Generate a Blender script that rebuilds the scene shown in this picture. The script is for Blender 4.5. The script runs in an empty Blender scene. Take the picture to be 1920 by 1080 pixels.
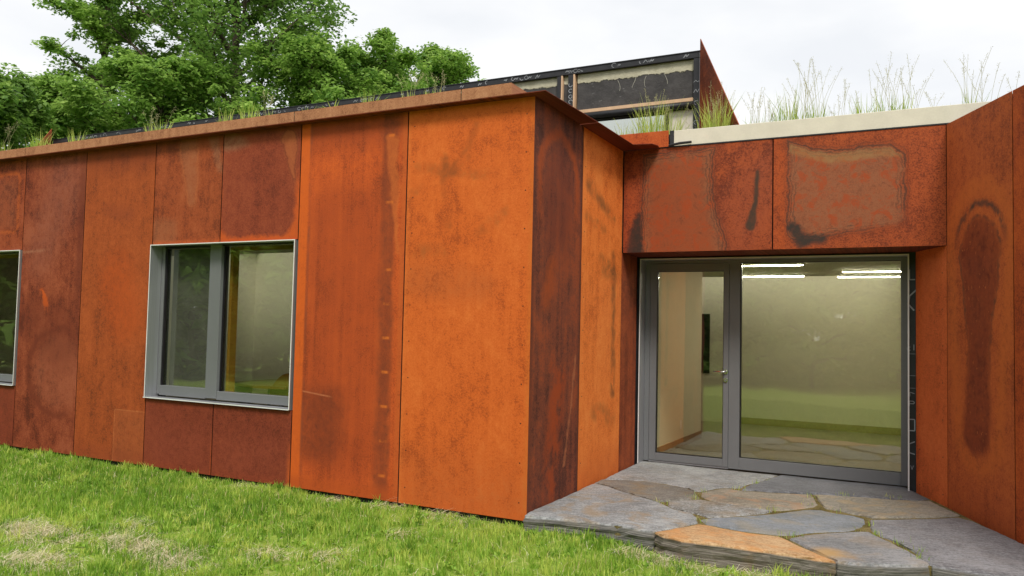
import bpy, bmesh, math, random
import numpy as np
from mathutils import Matrix, Vector

# ------------------------------------------------------------------ camera
scene = bpy.context.scene
COL = scene.collection
cam_d = bpy.data.cameras.new('camera'); cam = bpy.data.objects.new('camera', cam_d); COL.objects.link(cam)
cam_d.lens = 27.866; cam_d.sensor_width = 36; cam_d.clip_start = 0.05; cam_d.clip_end = 2000
_R = Vector((0.89126, 0.45296, 0.02198)); _U = Vector((0.00178, -0.05197, 0.99865)); _F = Vector((-0.45349, 0.89001, 0.04713))
M = Matrix((( _R.x, _U.x, -_F.x, 2.7882), (_R.y, _U.y, -_F.y, -5.814), (_R.z, _U.z, -_F.z, 1.5), (0, 0, 0, 1)))
cam.matrix_world = M
scene.camera = cam
# ------------------------------------------------------------------ sky, sun, exposure
SUN_EL, SUN_AZ = math.radians(50), math.radians(-34)      # azimuth from -y towards +x
sd = Vector((math.sin(-SUN_AZ) * math.cos(SUN_EL), -math.cos(SUN_AZ) * math.cos(SUN_EL), math.sin(SUN_EL)))
world = bpy.data.worlds.new('World'); scene.world = world; world.use_nodes = True
wt = world.node_tree; wt.nodes.clear()
def wn(t, **k):
    n = wt.nodes.new(t)
    for a, b in k.items(): setattr(n, a, b)
    return n
sky = wn('ShaderNodeTexSky', sky_type='NISHITA', sun_disc=False)
sky.sun_elevation = SUN_EL; sky.sun_rotation = math.atan2(sd.x, sd.y)
b1 = wn('ShaderNodeBackground'); b1.inputs[1].default_value = 0.08
wt.links.new(sky.outputs[0], b1.inputs[0])
tcw = wn('ShaderNodeTexCoord'); mpw = wn('ShaderNodeMapping'); mpw.inputs['Scale'].default_value = (1.0, 1.0, 2.6); mpw.inputs['Location'].default_value = (0.35, 0.2, 0.1)
wt.links.new(tcw.outputs['Generated'], mpw.inputs[0])
nzw = wn('ShaderNodeTexNoise'); nzw.inputs['Scale'].default_value = 2.3; nzw.inputs['Detail'].default_value = 5; nzw.inputs['Roughness'].default_value = 0.5
wt.links.new(mpw.outputs[0], nzw.inputs['Vector'])
rpw = wn('ShaderNodeValToRGB'); rpw.color_ramp.elements[0].position = 0.38; rpw.color_ramp.elements[0].color = (0.85, 0.87, 0.90, 1)
rpw.color_ramp.elements[1].position = 0.56; rpw.color_ramp.elements[1].color = (1.0, 1.0, 1.0, 1)
wt.links.new(nzw.outputs['Fac'], rpw.inputs[0])
b2 = wn('ShaderNodeBackground'); b2.inputs[1].default_value = 0.50
wt.links.new(rpw.outputs[0], b2.inputs[0])
mxw = wn('ShaderNodeMixShader'); mxw.inputs[0].default_value = 0.96
wt.links.new(b1.outputs[0], mxw.inputs[1]); wt.links.new(b2.outputs[0], mxw.inputs[2])
wo = wn('ShaderNodeOutputWorld'); wt.links.new(mxw.outputs[0], wo.inputs[0])
sun_d = bpy.data.lights.new('sun', 'SUN'); sun_d.energy = 1.4; sun_d.angle = math.radians(16); sun_d.color = (1.0, 0.95, 0.87)
sun = bpy.data.objects.new('sun', sun_d); COL.objects.link(sun)
sun.rotation_euler = (-sd).to_track_quat('-Z', 'Y').to_euler()
scene.render.engine = 'CYCLES'
scene.view_settings.view_transform = 'Standard'; scene.view_settings.look = 'None'; scene.view_settings.gamma = 1
scene.view_settings.exposure = 1.1
scene.cycles.max_bounces = 8; scene.cycles.transparent_max_bounces = 12

rng = np.random.default_rng(7)
random.seed(7)
ZT, ZB = 3.39, -0.07

# ------------------------------------------------------------------ helpers
def lin(r, g, b, k=1.0):
    def f(c):
        c /= 255.0
        return (c / 12.92 if c <= 0.04045 else ((c + 0.055) / 1.055) ** 2.4) * k
    return (f(r), f(g), f(b))
def link(o, parent=None):
    COL.objects.link(o)
    if parent is not None: o.parent = parent
    return o
def meshobj(name, verts, faces, mat, parent=None, smooth=False):
    me = bpy.data.meshes.new(name); me.from_pydata([tuple(v) for v in verts], [], [tuple(f) for f in faces]); me.update()
    if mat: me.materials.append(mat)
    if smooth: me.polygons.foreach_set('use_smooth', [True] * len(me.polygons))
    return link(bpy.data.objects.new(name, me), parent)
def npmesh(name, V, F, mats, parent=None, mi=None, attr=None, smooth=False):
    """V (n,3), F list of arrays (m,3) or (m,4)"""
    me = bpy.data.meshes.new(name); me.vertices.add(len(V)); me.vertices.foreach_set('co', np.asarray(V, np.float32).ravel())
    fs = [np.asarray(f, np.int32) for f in F if len(f)]
    tot = np.concatenate([np.full(len(f), f.shape[1], np.int32) for f in fs]); idx = np.concatenate([f.ravel() for f in fs])
    me.loops.add(len(idx)); me.loops.foreach_set('vertex_index', idx)
    me.polygons.add(len(tot)); st = np.zeros(len(tot), np.int32); st[1:] = np.cumsum(tot)[:-1]
    me.polygons.foreach_set('loop_start', st); me.polygons.foreach_set('loop_total', tot)
    if mi is not None: me.polygons.foreach_set('material_index', np.asarray(mi, np.int32))
    if smooth: me.polygons.foreach_set('use_smooth', np.ones(len(tot), bool))
    if attr is not None:
        for k, a in attr.items():
            at = me.attributes.new(k, 'FLOAT', 'POINT'); at.data.foreach_set('value', np.asarray(a, np.float32))
    for m in (mats if isinstance(mats, (list, tuple)) else [mats]): me.materials.append(m)
    me.update(); me.validate()
    return link(bpy.data.objects.new(name, me), parent)
def boxes(name, lst, mat, parent=None, bevel=0.0):
    bm = bmesh.new()
    for lo, hi in lst:
        r = bmesh.ops.create_cube(bm, size=1.0)
        bmesh.ops.scale(bm, vec=[hi[i] - lo[i] for i in range(3)], verts=r['verts'])
        bmesh.ops.translate(bm, vec=[(hi[i] + lo[i]) / 2 for i in range(3)], verts=r['verts'])
    if bevel: bmesh.ops.bevel(bm, geom=list(bm.edges), offset=bevel, segments=1, affect='EDGES')
    me = bpy.data.meshes.new(name); bm.to_mesh(me); bm.free()
    if mat: me.materials.append(mat)
    return link(bpy.data.objects.new(name, me), parent)
def box(name, lo, hi, mat, parent=None, bevel=0.0): return boxes(name, [(lo, hi)], mat, parent, bevel)
def prism(name, poly, z0, z1, mat, parent=None):
    n = len(poly); v = [(p[0], p[1], z0) for p in poly] + [(p[0], p[1], z1) for p in poly]
    f = [tuple(range(n - 1, -1, -1)), tuple(range(n, 2 * n))] + [(i, (i + 1) % n, n + (i + 1) % n, n + i) for i in range(n)]
    o = meshobj(name, v, f, mat, parent)
    bm = bmesh.new(); bm.from_mesh(o.data); bmesh.ops.recalc_face_normals(bm, faces=bm.faces); bm.to_mesh(o.data); bm.free()
    return o
def tube(pts, rad, n=6):
    pts = [Vector(p) for p in pts]; V = []; F = []
    for i, p in enumerate(pts):
        t = (pts[min(i + 1, len(pts) - 1)] - pts[max(i - 1, 0)]).normalized()
        a = t.orthogonal().normalized(); b = t.cross(a)
        if i and len(V) >= n:
            a0 = (Vector(V[-n]) - pts[i - 1]); a = (a0 - t * a0.dot(t)).normalized(); b = t.cross(a)
        r = rad[i] if hasattr(rad, '__len__') else rad
        for k in range(n):
            an = 2 * math.pi * k / n; V.append(tuple(p + (a * math.cos(an) + b * math.sin(an)) * r))
    for i in range(len(pts) - 1):
        for k in range(n): F.append((i * n + k, i * n + (k + 1) % n, (i + 1) * n + (k + 1) % n, (i + 1) * n + k))
    F.append(tuple(range(n - 1, -1, -1))); F.append(tuple(range((len(pts) - 1) * n, len(pts) * n)))
    return V, F
def empty(name, loc=(0, 0, 0)):
    o = bpy.data.objects.new(name, None); o.location = loc; o.empty_display_size = 0.2; return link(o)
def tag(o, label=None, cat=None, group=None, kind=None):
    if label: o['label'] = label
    if cat: o['category'] = cat
    if group: o['group'] = group
    if kind: o['kind'] = kind
    return o

# ------------------------------------------------------------------ shader node expressions
class X:
    def __init__(s, nt, k): s.nt, s.k = nt, k
    def _m(s, op, *a, clamp=False):
        n = s.nt.nodes.new('ShaderNodeMath'); n.operation = op; n.use_clamp = clamp
        for i, q in enumerate(a):
            if isinstance(q, X): s.nt.links.new(q.k, n.inputs[i])
            else: n.inputs[i].default_value = q
        return X(s.nt, n.outputs[0])
    def __add__(s, o): return s._m('ADD', s, o)
    def __radd__(s, o): return s._m('ADD', s, o)
    def __sub__(s, o): return s._m('SUBTRACT', s, o)
    def __rsub__(s, o): return s._m('SUBTRACT', o, s)
    def __mul__(s, o): return s._m('MULTIPLY', s, o)
    def __rmul__(s, o): return s._m('MULTIPLY', s, o)
    def __truediv__(s, o): return s._m('DIVIDE', s, o)
    def mx(s, o): return s._m('MAXIMUM', s, o)
    def mn(s, o): return s._m('MINIMUM', s, o)
    def abs(s): return s._m('ABSOLUTE', s)
    def sqrt(s): return s._m('SQRT', s)
    def cl(s): return s._m('ADD', s, 0.0, clamp=True)
    def pw(s, e): return s._m('POWER', s, e)
    def ss(s, a, b, lo=0.0, hi=1.0):
        n = s.nt.nodes.new('ShaderNodeMapRange'); n.interpolation_type = 'SMOOTHSTEP'
        if a > b: a, b, lo, hi = b, a, hi, lo
        s.nt.links.new(s.k, n.inputs['Value']); n.inputs['From Min'].default_value = a; n.inputs['From Max'].default_value = b
        n.inputs['To Min'].default_value = lo; n.inputs['To Max'].default_value = hi
        return X(s.nt, n.outputs[0])
class Mat:
    def __init__(s, name):
        s.m = bpy.data.materials.new(name); s.m.use_nodes = True; s.nt = s.m.node_tree; s.nt.nodes.clear()
        s.out = s.nt.nodes.new('ShaderNodeOutputMaterial')
        s.tc = s.nt.nodes.new('ShaderNodeTexCoord'); sp = s.nt.nodes.new('ShaderNodeSeparateXYZ')
        s.nt.links.new(s.tc.outputs['Object'], sp.inputs[0])
        s.x, s.y, s.z = [X(s.nt, sp.outputs[i]) for i in range(3)]
    def vec(s, a, b, c):
        n = s.nt.nodes.new('ShaderNodeCombineXYZ')
        for i, q in enumerate((a, b, c)):
            if isinstance(q, X): s.nt.links.new(q.k, n.inputs[i])
            else: n.inputs[i].default_value = q
        return n.outputs[0]
    def noise(s, v, scale, detail=4, rough=0.55, dist=0.0):
        n = s.nt.nodes.new('ShaderNodeTexNoise'); s.nt.links.new(v, n.inputs['Vector'])
        n.inputs['Scale'].default_value = scale; n.inputs['Detail'].default_value = detail; n.inputs['Roughness'].default_value = rough; n.inputs['Distortion'].default_value = dist
        return X(s.nt, n.outputs['Fac'])
    def mix(s, fac, a, b):
        n = s.nt.nodes.new('ShaderNodeMix'); n.data_type = 'RGBA'
        if isinstance(fac, X): s.nt.links.new(fac.k, n.inputs[0])
        else: n.inputs[0].default_value = fac
        for i, q in ((6, a), (7, b)):
            if isinstance(q, tuple): n.inputs[i].default_value = (*q[:3], 1)
            else: s.nt.links.new(q, n.inputs[i])
        return n.outputs[2]
    def bsdf(s, col, rough=0.7, metal=0.0, spec=0.3, bump=None, bstr=0.2, bdist=0.005, **kw):
        p = s.nt.nodes.new('ShaderNodeBsdfPrincipled')
        if isinstance(col, tuple): p.inputs['Base Color'].default_value = (*col[:3], 1)
        else: s.nt.links.new(col, p.inputs['Base Color'])
        if isinstance(rough, X): s.nt.links.new(rough.k, p.inputs['Roughness'])
        else: p.inputs['Roughness'].default_value = rough
        p.inputs['Metallic'].default_value = metal; p.inputs['Specular IOR Level'].default_value = spec
        for k, v in kw.items(): p.inputs[k].default_value = v
        if bump is not None:
            b = s.nt.nodes.new('ShaderNodeBump'); b.inputs['Strength'].default_value = bstr; b.inputs['Distance'].default_value = bdist
            s.nt.links.new(bump.k, b.inputs['Height']); s.nt.links.new(b.outputs[0], p.inputs['Normal'])
        s.nt.links.new(p.outputs[0], s.out.inputs[0]); s.p = p
        return s.m
    # 2-D shapes on (u,v)
    def sbox(s, u, v, cx, cy, hw, hh, r=0.05):
        a = (u - cx).abs() - (hw - r); b = (v - cy).abs() - (hh - r)
        a0, b0 = a.mx(0.0), b.mx(0.0)
        return (a0 * a0 + b0 * b0).sqrt() + a.mx(b).mn(0.0) - r
    def scap(s, u, v, ax, ay, bx, by, r1, r2):
        dx, dy = bx - ax, by - ay; L = dx * dx + dy * dy
        t = (((u - ax) * dx + (v - ay) * dy) / L).cl()
        px = u - ax - t * dx; py = v - ay - t * dy
        return (px * px + py * py).sqrt() - (t * (r2 - r1) + r1)
    def scir(s, u, v, cx, cy, r, sx=1.0):
        a = (u - cx) * sx; b = v - cy
        return (a * a + b * b).sqrt() - r

def rust(name, dark, mid, light, seed, W, H, feat=None, streak=0.5, blotch=1.0, grain=0.5, edge=None, rough=0.78, bias=0.0):
    m = Mat(name); u, v = m.x, m.z; sd_ = seed * 7.31
    big = m.noise(m.vec(u + sd_, v * 0.8, sd_), 1.5, 4, 0.55, 0.6)
    med = m.noise(m.vec(u * 1.0 + sd_, v * 0.75 + 3, sd_ + 5), 6.0, 6, 0.62, 0.3)
    stk = m.noise(m.vec(u * 9.0 + sd_, v * 0.35, sd_ + 9), 1.6, 4, 0.6)
    fin = m.noise(m.vec(u + sd_, v, sd_ + 2), 70.0, 4, 0.65)
    mic = m.noise(m.vec(u + sd_, v, sd_ + 4), 260.0, 2, 0.6)
    mot = m.noise(m.vec(u + sd_, v * .85, sd_ + 41), 19.0, 5, 0.7, 0.4)
    t = (mot - 0.5) * (1.5 * grain + 0.3) + (big - 0.5) * (1.7 * blotch) + (med - 0.5) * (1.3 * blotch) + (stk - 0.5) * (streak * 1.3) + (fin - 0.5) * (3.2 * grain) + (mic - 0.5) * (2.2 * grain) + 0.5 + bias
    dk2 = tuple(c * .74 for c in dark)
    col = m.mix(t.ss(0.05, 0.52), dk2, mid); col = m.mix(t.ss(0.5, 0.98), col, light)
    scx = m.noise(m.vec(u * 1.4 + v * .5 + sd_, v * 34.0, sd_ + 51), 1.7, 3, 0.6).ss(.69, .74) * m.noise(m.vec(u + sd_, v, sd_ + 53), 1.8, 2).ss(.5, .62)
    col = m.mix(scx * .22, col, tuple(min(1, c * 1.35 + .03) for c in light))
    # pale scratches and specks
    sp = m.noise(m.vec(u + sd_, v, sd_ + 11), 120.0, 1, 0.5).ss(0.70, 0.76); spm = m.noise(m.vec(u + sd_, v, sd_ + 13), 2.5, 2).ss(0.5, 0.68)
    col = m.mix(sp * spm * 0.45, col, tuple(min(1, c * 1.6 + 0.06) for c in light))
    dk = m.noise(m.vec(u + sd_ + 4, v, sd_ + 17), 95.0, 1, 0.5).ss(0.715, 0.75)
    col = m.mix(dk * 0.35, col, tuple(c * 0.4 for c in dark))
    if edge:
        ecol, ew, es = edge
        d = (u.mn(u * -1.0 + W)).mn(v.mn(v * -1.0 + H))
        e = (d + (med - 0.5) * (ew * 2.2)).ss(ew, 0.0) * es
        col = m.mix(e.cl(), col, ecol)
    if feat:
        wu = u + (m.noise(m.vec(u + sd_, v, sd_ + 21), 5.0, 5, 0.6) - 0.5) * 0.12 + (m.noise(m.vec(u + sd_, v, sd_ + 23), 24.0, 5, 0.7) - 0.5) * 0.05
        wv = v + (m.noise(m.vec(u + sd_, v, sd_ + 31), 5.0, 5, 0.6) - 0.5) * 0.12 + (m.noise(m.vec(u + sd_, v, sd_ + 33), 24.0, 5, 0.7) - 0.5) * 0.05
        m.med, m.fin, m.big, m.stk = med, fin, big, stk
        for mask, c in feat(m, u, v, wu, wv):
            mk = mask.cl(); ed = mk * (mk * -1.0 + 1.0) * 4.0
            mk = (mk + (mot - .5) * ed * .9 + (fin - .5) * ed * .6) * (mot * .8 + .55)
            col = m.mix(mk.cl(), col, c)
    rg = (med - 0.5) * 0.25 + rough
    return m.bsdf(col, rg, 0.0, 0.22, fin * 0.6 + mic * 0.4 + big * 3.0, 0.35, 0.003)
def simple(name, col, rough=0.6, metal=0.0, spec=0.4, vary=0.25, scale=6.0, bstr=0.1, **kw):
    m = Mat(name); g = m.vec(m.x, m.y, m.z)
    n = m.noise(g, scale, 5, 0.6); f = m.noise(g, scale * 14, 3, 0.6)
    c = m.mix((n * 0.7 + f * 0.3).ss(0.25, 0.75), tuple(q * (1 - vary) for q in col), tuple(min(1, q * (1 + vary)) for q in col))
    return m.bsdf(c, (f - 0.5) * 0.2 + rough, metal, spec, f, bstr, 0.003, **kw)

# palette of rust (albedo)
K = 0.87
ORANGE = lin(216, 103, 40, K); ORANGE_D = lin(192, 87, 36, K); ORANGE_L = lin(228, 120, 54, K)
RED = lin(176, 76, 34, K); RED_D = lin(140, 56, 30, K); RED_L = lin(205, 92, 34, K)
BRN = lin(142, 66, 40, K); BRN_D = lin(112, 50, 33, K); BRN_L = lin(164, 86, 56, K)
OXB = lin(136, 62, 40, K); OXB_D = lin(118, 52, 34, K); OXB_L = lin(150, 72, 46, K)
UMB = lin(105, 56, 40, K); UMB_D = lin(84, 46, 36, K); UMB_L = lin(160, 78, 38, K)
GREY = lin(158, 112, 84, K); CHAR = lin(66, 52, 44, K); TAN = lin(166, 122, 82, K)

# ------------------------------------------------------------------ plain materials
M_dark = simple('dark_backing', (0.012, 0.011, 0.011), 0.8)
M_memb = simple('black_membrane', (0.022, 0.022, 0.025), 0.45, spec=0.4, vary=0.4, scale=9)
M_beige = simple('beige_board', lin(224, 217, 200, 0.92), 0.85, vary=0.08, scale=5, bstr=0.3)
M_foam = simple('tan_foam', lin(205, 196, 160, 0.8), 0.9, vary=0.15, scale=12, bstr=0.8)
M_pine = simple('pine_wood', lin(222, 184, 148, 0.85), 0.7, vary=0.12, scale=8)
M_grey = simple('grey_aluminium', lin(118, 120, 122, 0.85), 0.42, spec=0.5, vary=0.05, scale=3)
M_wall = simple('interior_paint', lin(214, 208, 184, 0.95), 0.85, vary=0.03)
M_ceil = simple('interior_ceiling_paint', lin(205, 200, 176, 0.9), 0.85, vary=0.03)
M_base = simple('baseboard_wood', lin(150, 120, 80, 0.8), 0.5, vary=0.15)
M_floor = simple('interior_floor', lin(158, 144, 116, 0.7), 0.35, vary=0.15, scale=4)
M_black = simple('black_plastic', (0.01, 0.008, 0.01), 0.35)
M_ochre = simple('ochre_wood', lin(176, 130, 50, 0.8), 0.5, vary=0.15)
M_white = simple('white_plastic', (0.75, 0.75, 0.72), 0.5, vary=0.04)
M_sofr = rust('soffit_rust', lin(96, 44, 32, K), lin(122, 56, 38, K), lin(140, 70, 46, K), 3.3, 9, 9, streak=0.1, blotch=0.7)
M_fasc = rust('fascia_rust', lin(158, 102, 72, K), lin(178, 122, 88, K), lin(194, 140, 104, K), 8.8, 99, 99, streak=0.8, blotch=0.5)
M_finr = rust('fin_rust', lin(120, 56, 34, K), lin(150, 74, 42, K), lin(172, 88, 48, K), 9.4, 99, 99, streak=0.5, blotch=0.8)

def brushed(name, base, rough):
    m = Mat(name)
    s1 = m.noise(m.vec(m.x * 60.0, m.y * 60.0, m.z * 0.4), 2.5, 4, 0.6)
    s2 = m.noise(m.vec(m.x, m.y, m.z), 3.0, 3, 0.6)
    c = m.mix(s1.ss(0.3, 0.7), tuple(q * 0.82 for q in base), base)
    return m.bsdf(c, (s1 - 0.5) * 0.25 + (s2 - 0.5) * 0.2 + rough, 0.72, 0.5, s1, 0.05, 0.001, Anisotropic=0.5)
M_steel = brushed('brushed_steel', (0.52, 0.53, 0.56), 0.40)
M_steelb = simple('bright_cut_edge', (0.74, 0.74, 0.73), 0.4, 0.0, 0.6, vary=0.05)

def glass(name, tint, base):
    m = Mat(name); nt = m.nt
    tr = nt.nodes.new('ShaderNodeBsdfTransparent'); tr.inputs[0].default_value = (*tint, 1)
    gl = nt.nodes.new('ShaderNodeBsdfGlossy'); gl.inputs['Roughness'].default_value = 0.012; gl.inputs['Color'].default_value = (0.95, 1.0, 0.93, 1)
    # faint roller-wave distortion of float glass
    nz = m.noise(m.vec(m.x, m.y, m.z), 1.3, 2, 0.5)
    bp = nt.nodes.new('ShaderNodeBump'); bp.inputs['Strength'].default_value = 0.12; bp.inputs['Distance'].default_value = 0.02
    nt.links.new(nz.k, bp.inputs['Height']); nt.links.new(bp.outputs[0], gl.inputs['Normal'])
    lw = nt.nodes.new('ShaderNodeLayerWeight'); lw.inputs['Blend'].default_value = 0.5
    f = X(nt, lw.outputs['Facing']).pw(4.0) * (1 - base) + base
    mx = nt.nodes.new('ShaderNodeMixShader'); nt.links.new(f.k, mx.inputs[0]); nt.links.new(tr.outputs[0], mx.inputs[1]); nt.links.new(gl.outputs[0], mx.inputs[2])
    nt.links.new(mx.outputs[0], m.out.inputs[0]); return m.m
M_glass = glass('tinted_glass', (0.92, 0.93, 0.88), 0.11)

# ================================================================== GROUND
def gz(x, y):
    """lawn height: a gentle fall away from the building"""
    x = np.asarray(x, float); y = np.asarray(y, float)
    d = np.clip(-0.3 - y, 0, 22)
    z = -0.115 - 0.028 * d
    z = z - 0.045 * np.clip((x - 0.1) / 1.5, 0, 1) * np.clip((1.2 - y) / 1.0, 0, 1)
    z = z + 0.012 * np.sin(x * 1.7 + 0.6) * np.sin(y * 2.1) + 0.010 * np.sin(x * 4.1 + y * 3.3)
    return z
gx = np.unique(np.concatenate([np.linspace(-300, -14, 14), np.linspace(-14, 8, 89), np.linspace(8, 300, 14)]))
gy = np.unique(np.concatenate([np.linspace(-300, -24, 12), np.linspace(-24, -6, 19), np.linspace(-6, 1.5, 38), np.linspace(1.5, 30, 12), np.linspace(30, 400, 10)]))
GX, GY = np.meshgrid(gx, gy, indexing='ij'); V = np.stack([GX, GY, gz(GX, GY)], -1).reshape(-1, 3)
ii, jj = np.meshgrid(np.arange(len(gx) - 1), np.arange(len(gy) - 1), indexing='ij'); a = (ii * len(gy) + jj).ravel()
m = Mat('lawn_soil'); g = m.vec(m.x, m.y, m.z)
n1 = m.noise(g, 0.7, 5, 0.6); n2 = m.noise(g, 9.0, 5, 0.65); n3 = m.noise(g, 70.0, 3, 0.7)
c = m.mix((n2 * 0.6 + n3 * 0.4).ss(0.3, 0.7), lin(112, 138, 50, 0.9), lin(166, 190, 84, 0.9)); c = m.mix((n1 * 0.4 + n2 * 0.6).ss(0.52, 0.7) * 0.6, c, lin(160, 150, 92, 0.8))
M_lawn = m.bsdf(c, 0.95, 0, 0.1, n3 * 0.6 + n2, 0.8, 0.03)
ground = npmesh('lawn_ground', V, [np.stack([a, a + len(gy), a + len(gy) + 1, a + 1], 1)], M_lawn, smooth=True)
tag(ground, 'grassy ground sheet falling gently away from the building', kind='structure')

# ================================================================== BUILDING
B = empty('pavilion_building', (0, 0, 0))
tag(B, 'low flat-roofed building clad in rusted steel panels with a recessed glazed entrance', 'building')
GAP = 0.006
SCREW = None
def screw_mat():
    return simple('screw_head', (0.05, 0.03, 0.02), 0.5, 0.6)
M_screw = screw_mat()
def panel(origin, ang, W, H, mat, label=None, T=0.005, screws=None, gl=GAP, gr=GAP, name='cladding_panel', parent=None):
    """upright steel sheet; local x along the wall, local -y outwards, origin at its lower left corner"""
    bm = bmesh.new(); r = bmesh.ops.create_cube(bm, size=1.0)
    bmesh.ops.scale(bm, vec=(W - gl - gr, T, H), verts=r['verts']); bmesh.ops.translate(bm, vec=(gl + (W - gl - gr) / 2, T / 2, H / 2), verts=r['verts'])
    bmesh.ops.bevel(bm, geom=list(bm.edges), offset=0.0012, segments=1, affect='EDGES')
    me = bpy.data.meshes.new(name); bm.to_mesh(me); bm.free(); me.materials.append(mat)
    o = link(bpy.data.objects.new(name, me), parent or B); o.location = origin; o.rotation_euler = (0, 0, ang)
    if label: o['label'] = label
    if screws:
        bm = bmesh.new()
        for su, sv in screws:
            mt = Matrix.Translation((su, -0.0008, sv)) @ Matrix.Rotation(math.pi / 2, 4, 'X')
            bmesh.ops.create_cone(bm, cap_ends=True, segments=8, radius1=0.0065, radius2=0.0045, depth=0.003, matrix=mt)
        sm = bpy.data.meshes.new('screws'); bm.to_mesh(sm); bm.free(); sm.materials.append(M_screw)
        so = link(bpy.data.objects.new('screws', sm), o); so['kind'] = 'stuff'
    return o
def scr(W, H, step=0.31, m=0.07):
    n = int((H - 0.2) / step); return [(x, 0.14 + i * (H - 0.28) / n) for x in (m, W - m) for i in range(n + 1)]

HA = ZT - ZB
xs = [-6.82, -5.685, -4.53, -3.526, -2.49, -1.25, 0.0]
WZ0, WZ1 = 0.65, 2.278                                   # window opening heights
# ---- features of single sheets
def f_p4(m, u, v, wu, wv):
    n = m.med.ss(0.35, 0.7)
    tr = m.scap(wu, wv, .40, 2.98, .44, 2.42, .035, .03).mn(m.scap(wu, wv, .44, 2.85, .72, 3.28, .02, .012)).mn(m.scap(wu, wv, .43, 2.8, .62, 3.02, .03, .01))
    sm = m.scap(wu, wv, .12, 2.95, .90, 2.83, .03, .03).mn(m.scap(wu, wv, .74, 2.35, .98, 2.5, .02, .03)).mn(m.scap(wu, wv, .02, 2.72, .16, 2.76, .012, .012))
    band = m.scap(wu, v + (m.med - .5) * .06, .08, 2.22, .44, 2.2, .05, .05); low = m.scap(wu, wv, .15, 1.95, .8, 1.9, .16, .12)
    lower = v.ss(0.75, 0.1)
    return [(low.ss(.1, -.1) * .35, lin(186, 98, 50, K)), (tr.ss(.045, -.02) * n * .75, lin(138, 74, 36, K)), (sm.ss(.05, -.02) * n * .6, lin(140, 78, 38, K)),
            (band.ss(.05, -.04) * .5 * n, lin(134, 84, 44, K)), (lower * .25, lin(170, 92, 50, K)), (u.ss(.07, .0) * .5, ORANGE_L), (u.ss(1.19, 1.25) * .4, lin(204, 112, 44, K))]
def f_p3(m, u, v, wu, wv):
    d1 = m.sbox(wu, wv, .30, .62, .27, .30, .12); d2 = m.sbox(wu, wv, .55, 1.5, .36, 1.25, .2)
    rb = wu.ss(.92, 1.02) * wu.ss(1.16, 1.10); ln = m.scap(wu, wv, 1.07, 3.2, 1.17, 2.2, .05, .008)
    dots = (((v * (1 / .305)) - 0.2)._m('FRACT', (v * (1 / .305)) - 0.2) - .5).abs().ss(.06, .02) * (u - 1.06).abs().ss(.05, .02) * m.med.ss(.4, .55)
    return [(d2.ss(.25, -.1) * .45, lin(160, 68, 34, K)), (d1.ss(.16, -.1) * .6, lin(112, 54, 34, K)), (v.ss(3.05, 3.46) * .5, BRN_D), (rb * .65, lin(122, 60, 38, K)), (ln.ss(.03, -.01) * .7, lin(204, 104, 48, K)),  # BRN_D at the top paints in the shade under the eaves
            (dots * .8, lin(222, 116, 44, K)), (u.ss(.13, .10) * .85, lin(218, 100, 34, K)), ((u - .13).abs().ss(.03, 0.) * m.med.ss(.4, .6) * .6, lin(140, 72, 46, K)),
            (v.ss(.16, .05) * .7, lin(188, 84, 34, K)), ((v - .92 + u * .1).abs().ss(.012, .002) * u.ss(.1, .14) * u.ss(.5, .4) * .6, lin(200, 120, 80, K)), (u.ss(1.17, 1.2) * .6, lin(200, 96, 42, K))]
def f_p1(m, u, v, wu, wv):
    ring = m.scir(wu, wv, .78, .92, .50, .92).abs(); inn = m.scir(wu, wv, .78, .92, .5, .92)
    cl_ = m.scap(wu, wv, .75, 3.1, .35, 2.3, .3, .2); mk = m.scap(wu, wv, .42, 1.86, .55, 1.62, .015, .03)
    return [(cl_.ss(.3, -.2) * .45, lin(150, 88, 70, K)), (inn.ss(.02, -.2) * .5, lin(160, 88, 62, K)), (ring.ss(.07, .0) * wu.ss(1.1, .9) * .65, BRN_D), (mk.ss(.03, 0.) * m.med.ss(.42, .55) * .9, lin(212, 92, 30, K)),
            (wu.ss(.98, 1.06) * v.ss(1.3, 2.3) * .6, BRN_D), (m.scap(wu, wv, .25, 1.5, .8, 1.35, .2, .3).ss(.25, -.1) * .4, BRN_D), ((v - 2.32 - u * .04).abs().ss(.03, .0) * u.ss(.6, .3) * .4, lin(176, 120, 92, K))]
def f_p2(m, u, v, wu, wv):
    b = m.sbox(u, v, .93, .22, .26, .34, .01)
    return [(m.scap(wu, wv, .6, 2.0, .75, 1.6, .2, .2).ss(.25, -.1) * .5, lin(190, 82, 30, K)), (v.ss(3.0, 3.46) * .5, BRN_D), (m.scap(wu, wv, .4, 2.75, .8, 2.7, .06, .05).ss(.08, -.04) * .35, lin(140, 66, 40, K)),  # upper BRN_D band: eaves shade put into the colour
            (b.ss(.012, -.004) * .5, lin(172, 92, 52, K)), (b.abs().ss(.012, .002) * .4, lin(205, 120, 70, K)), (u.ss(.04, .0) * .4, lin(190, 100, 56, K)), (v.ss(.22, .04) * .35, BRN)]
def f_p0(m, u, v, wu, wv):
    W, H = 1.02, ZT - WZ1
    d = m.sbox(u + (m.med - .5) * .05, v + (m.med - .5) * .05, .40, .58, .50, .36, .08)
    return [(d.abs().ss(.04, .0) * .38, lin(200, 98, 42, K)), (d.ss(.0, -.1) * .35, lin(150, 84, 58, K))]
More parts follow.
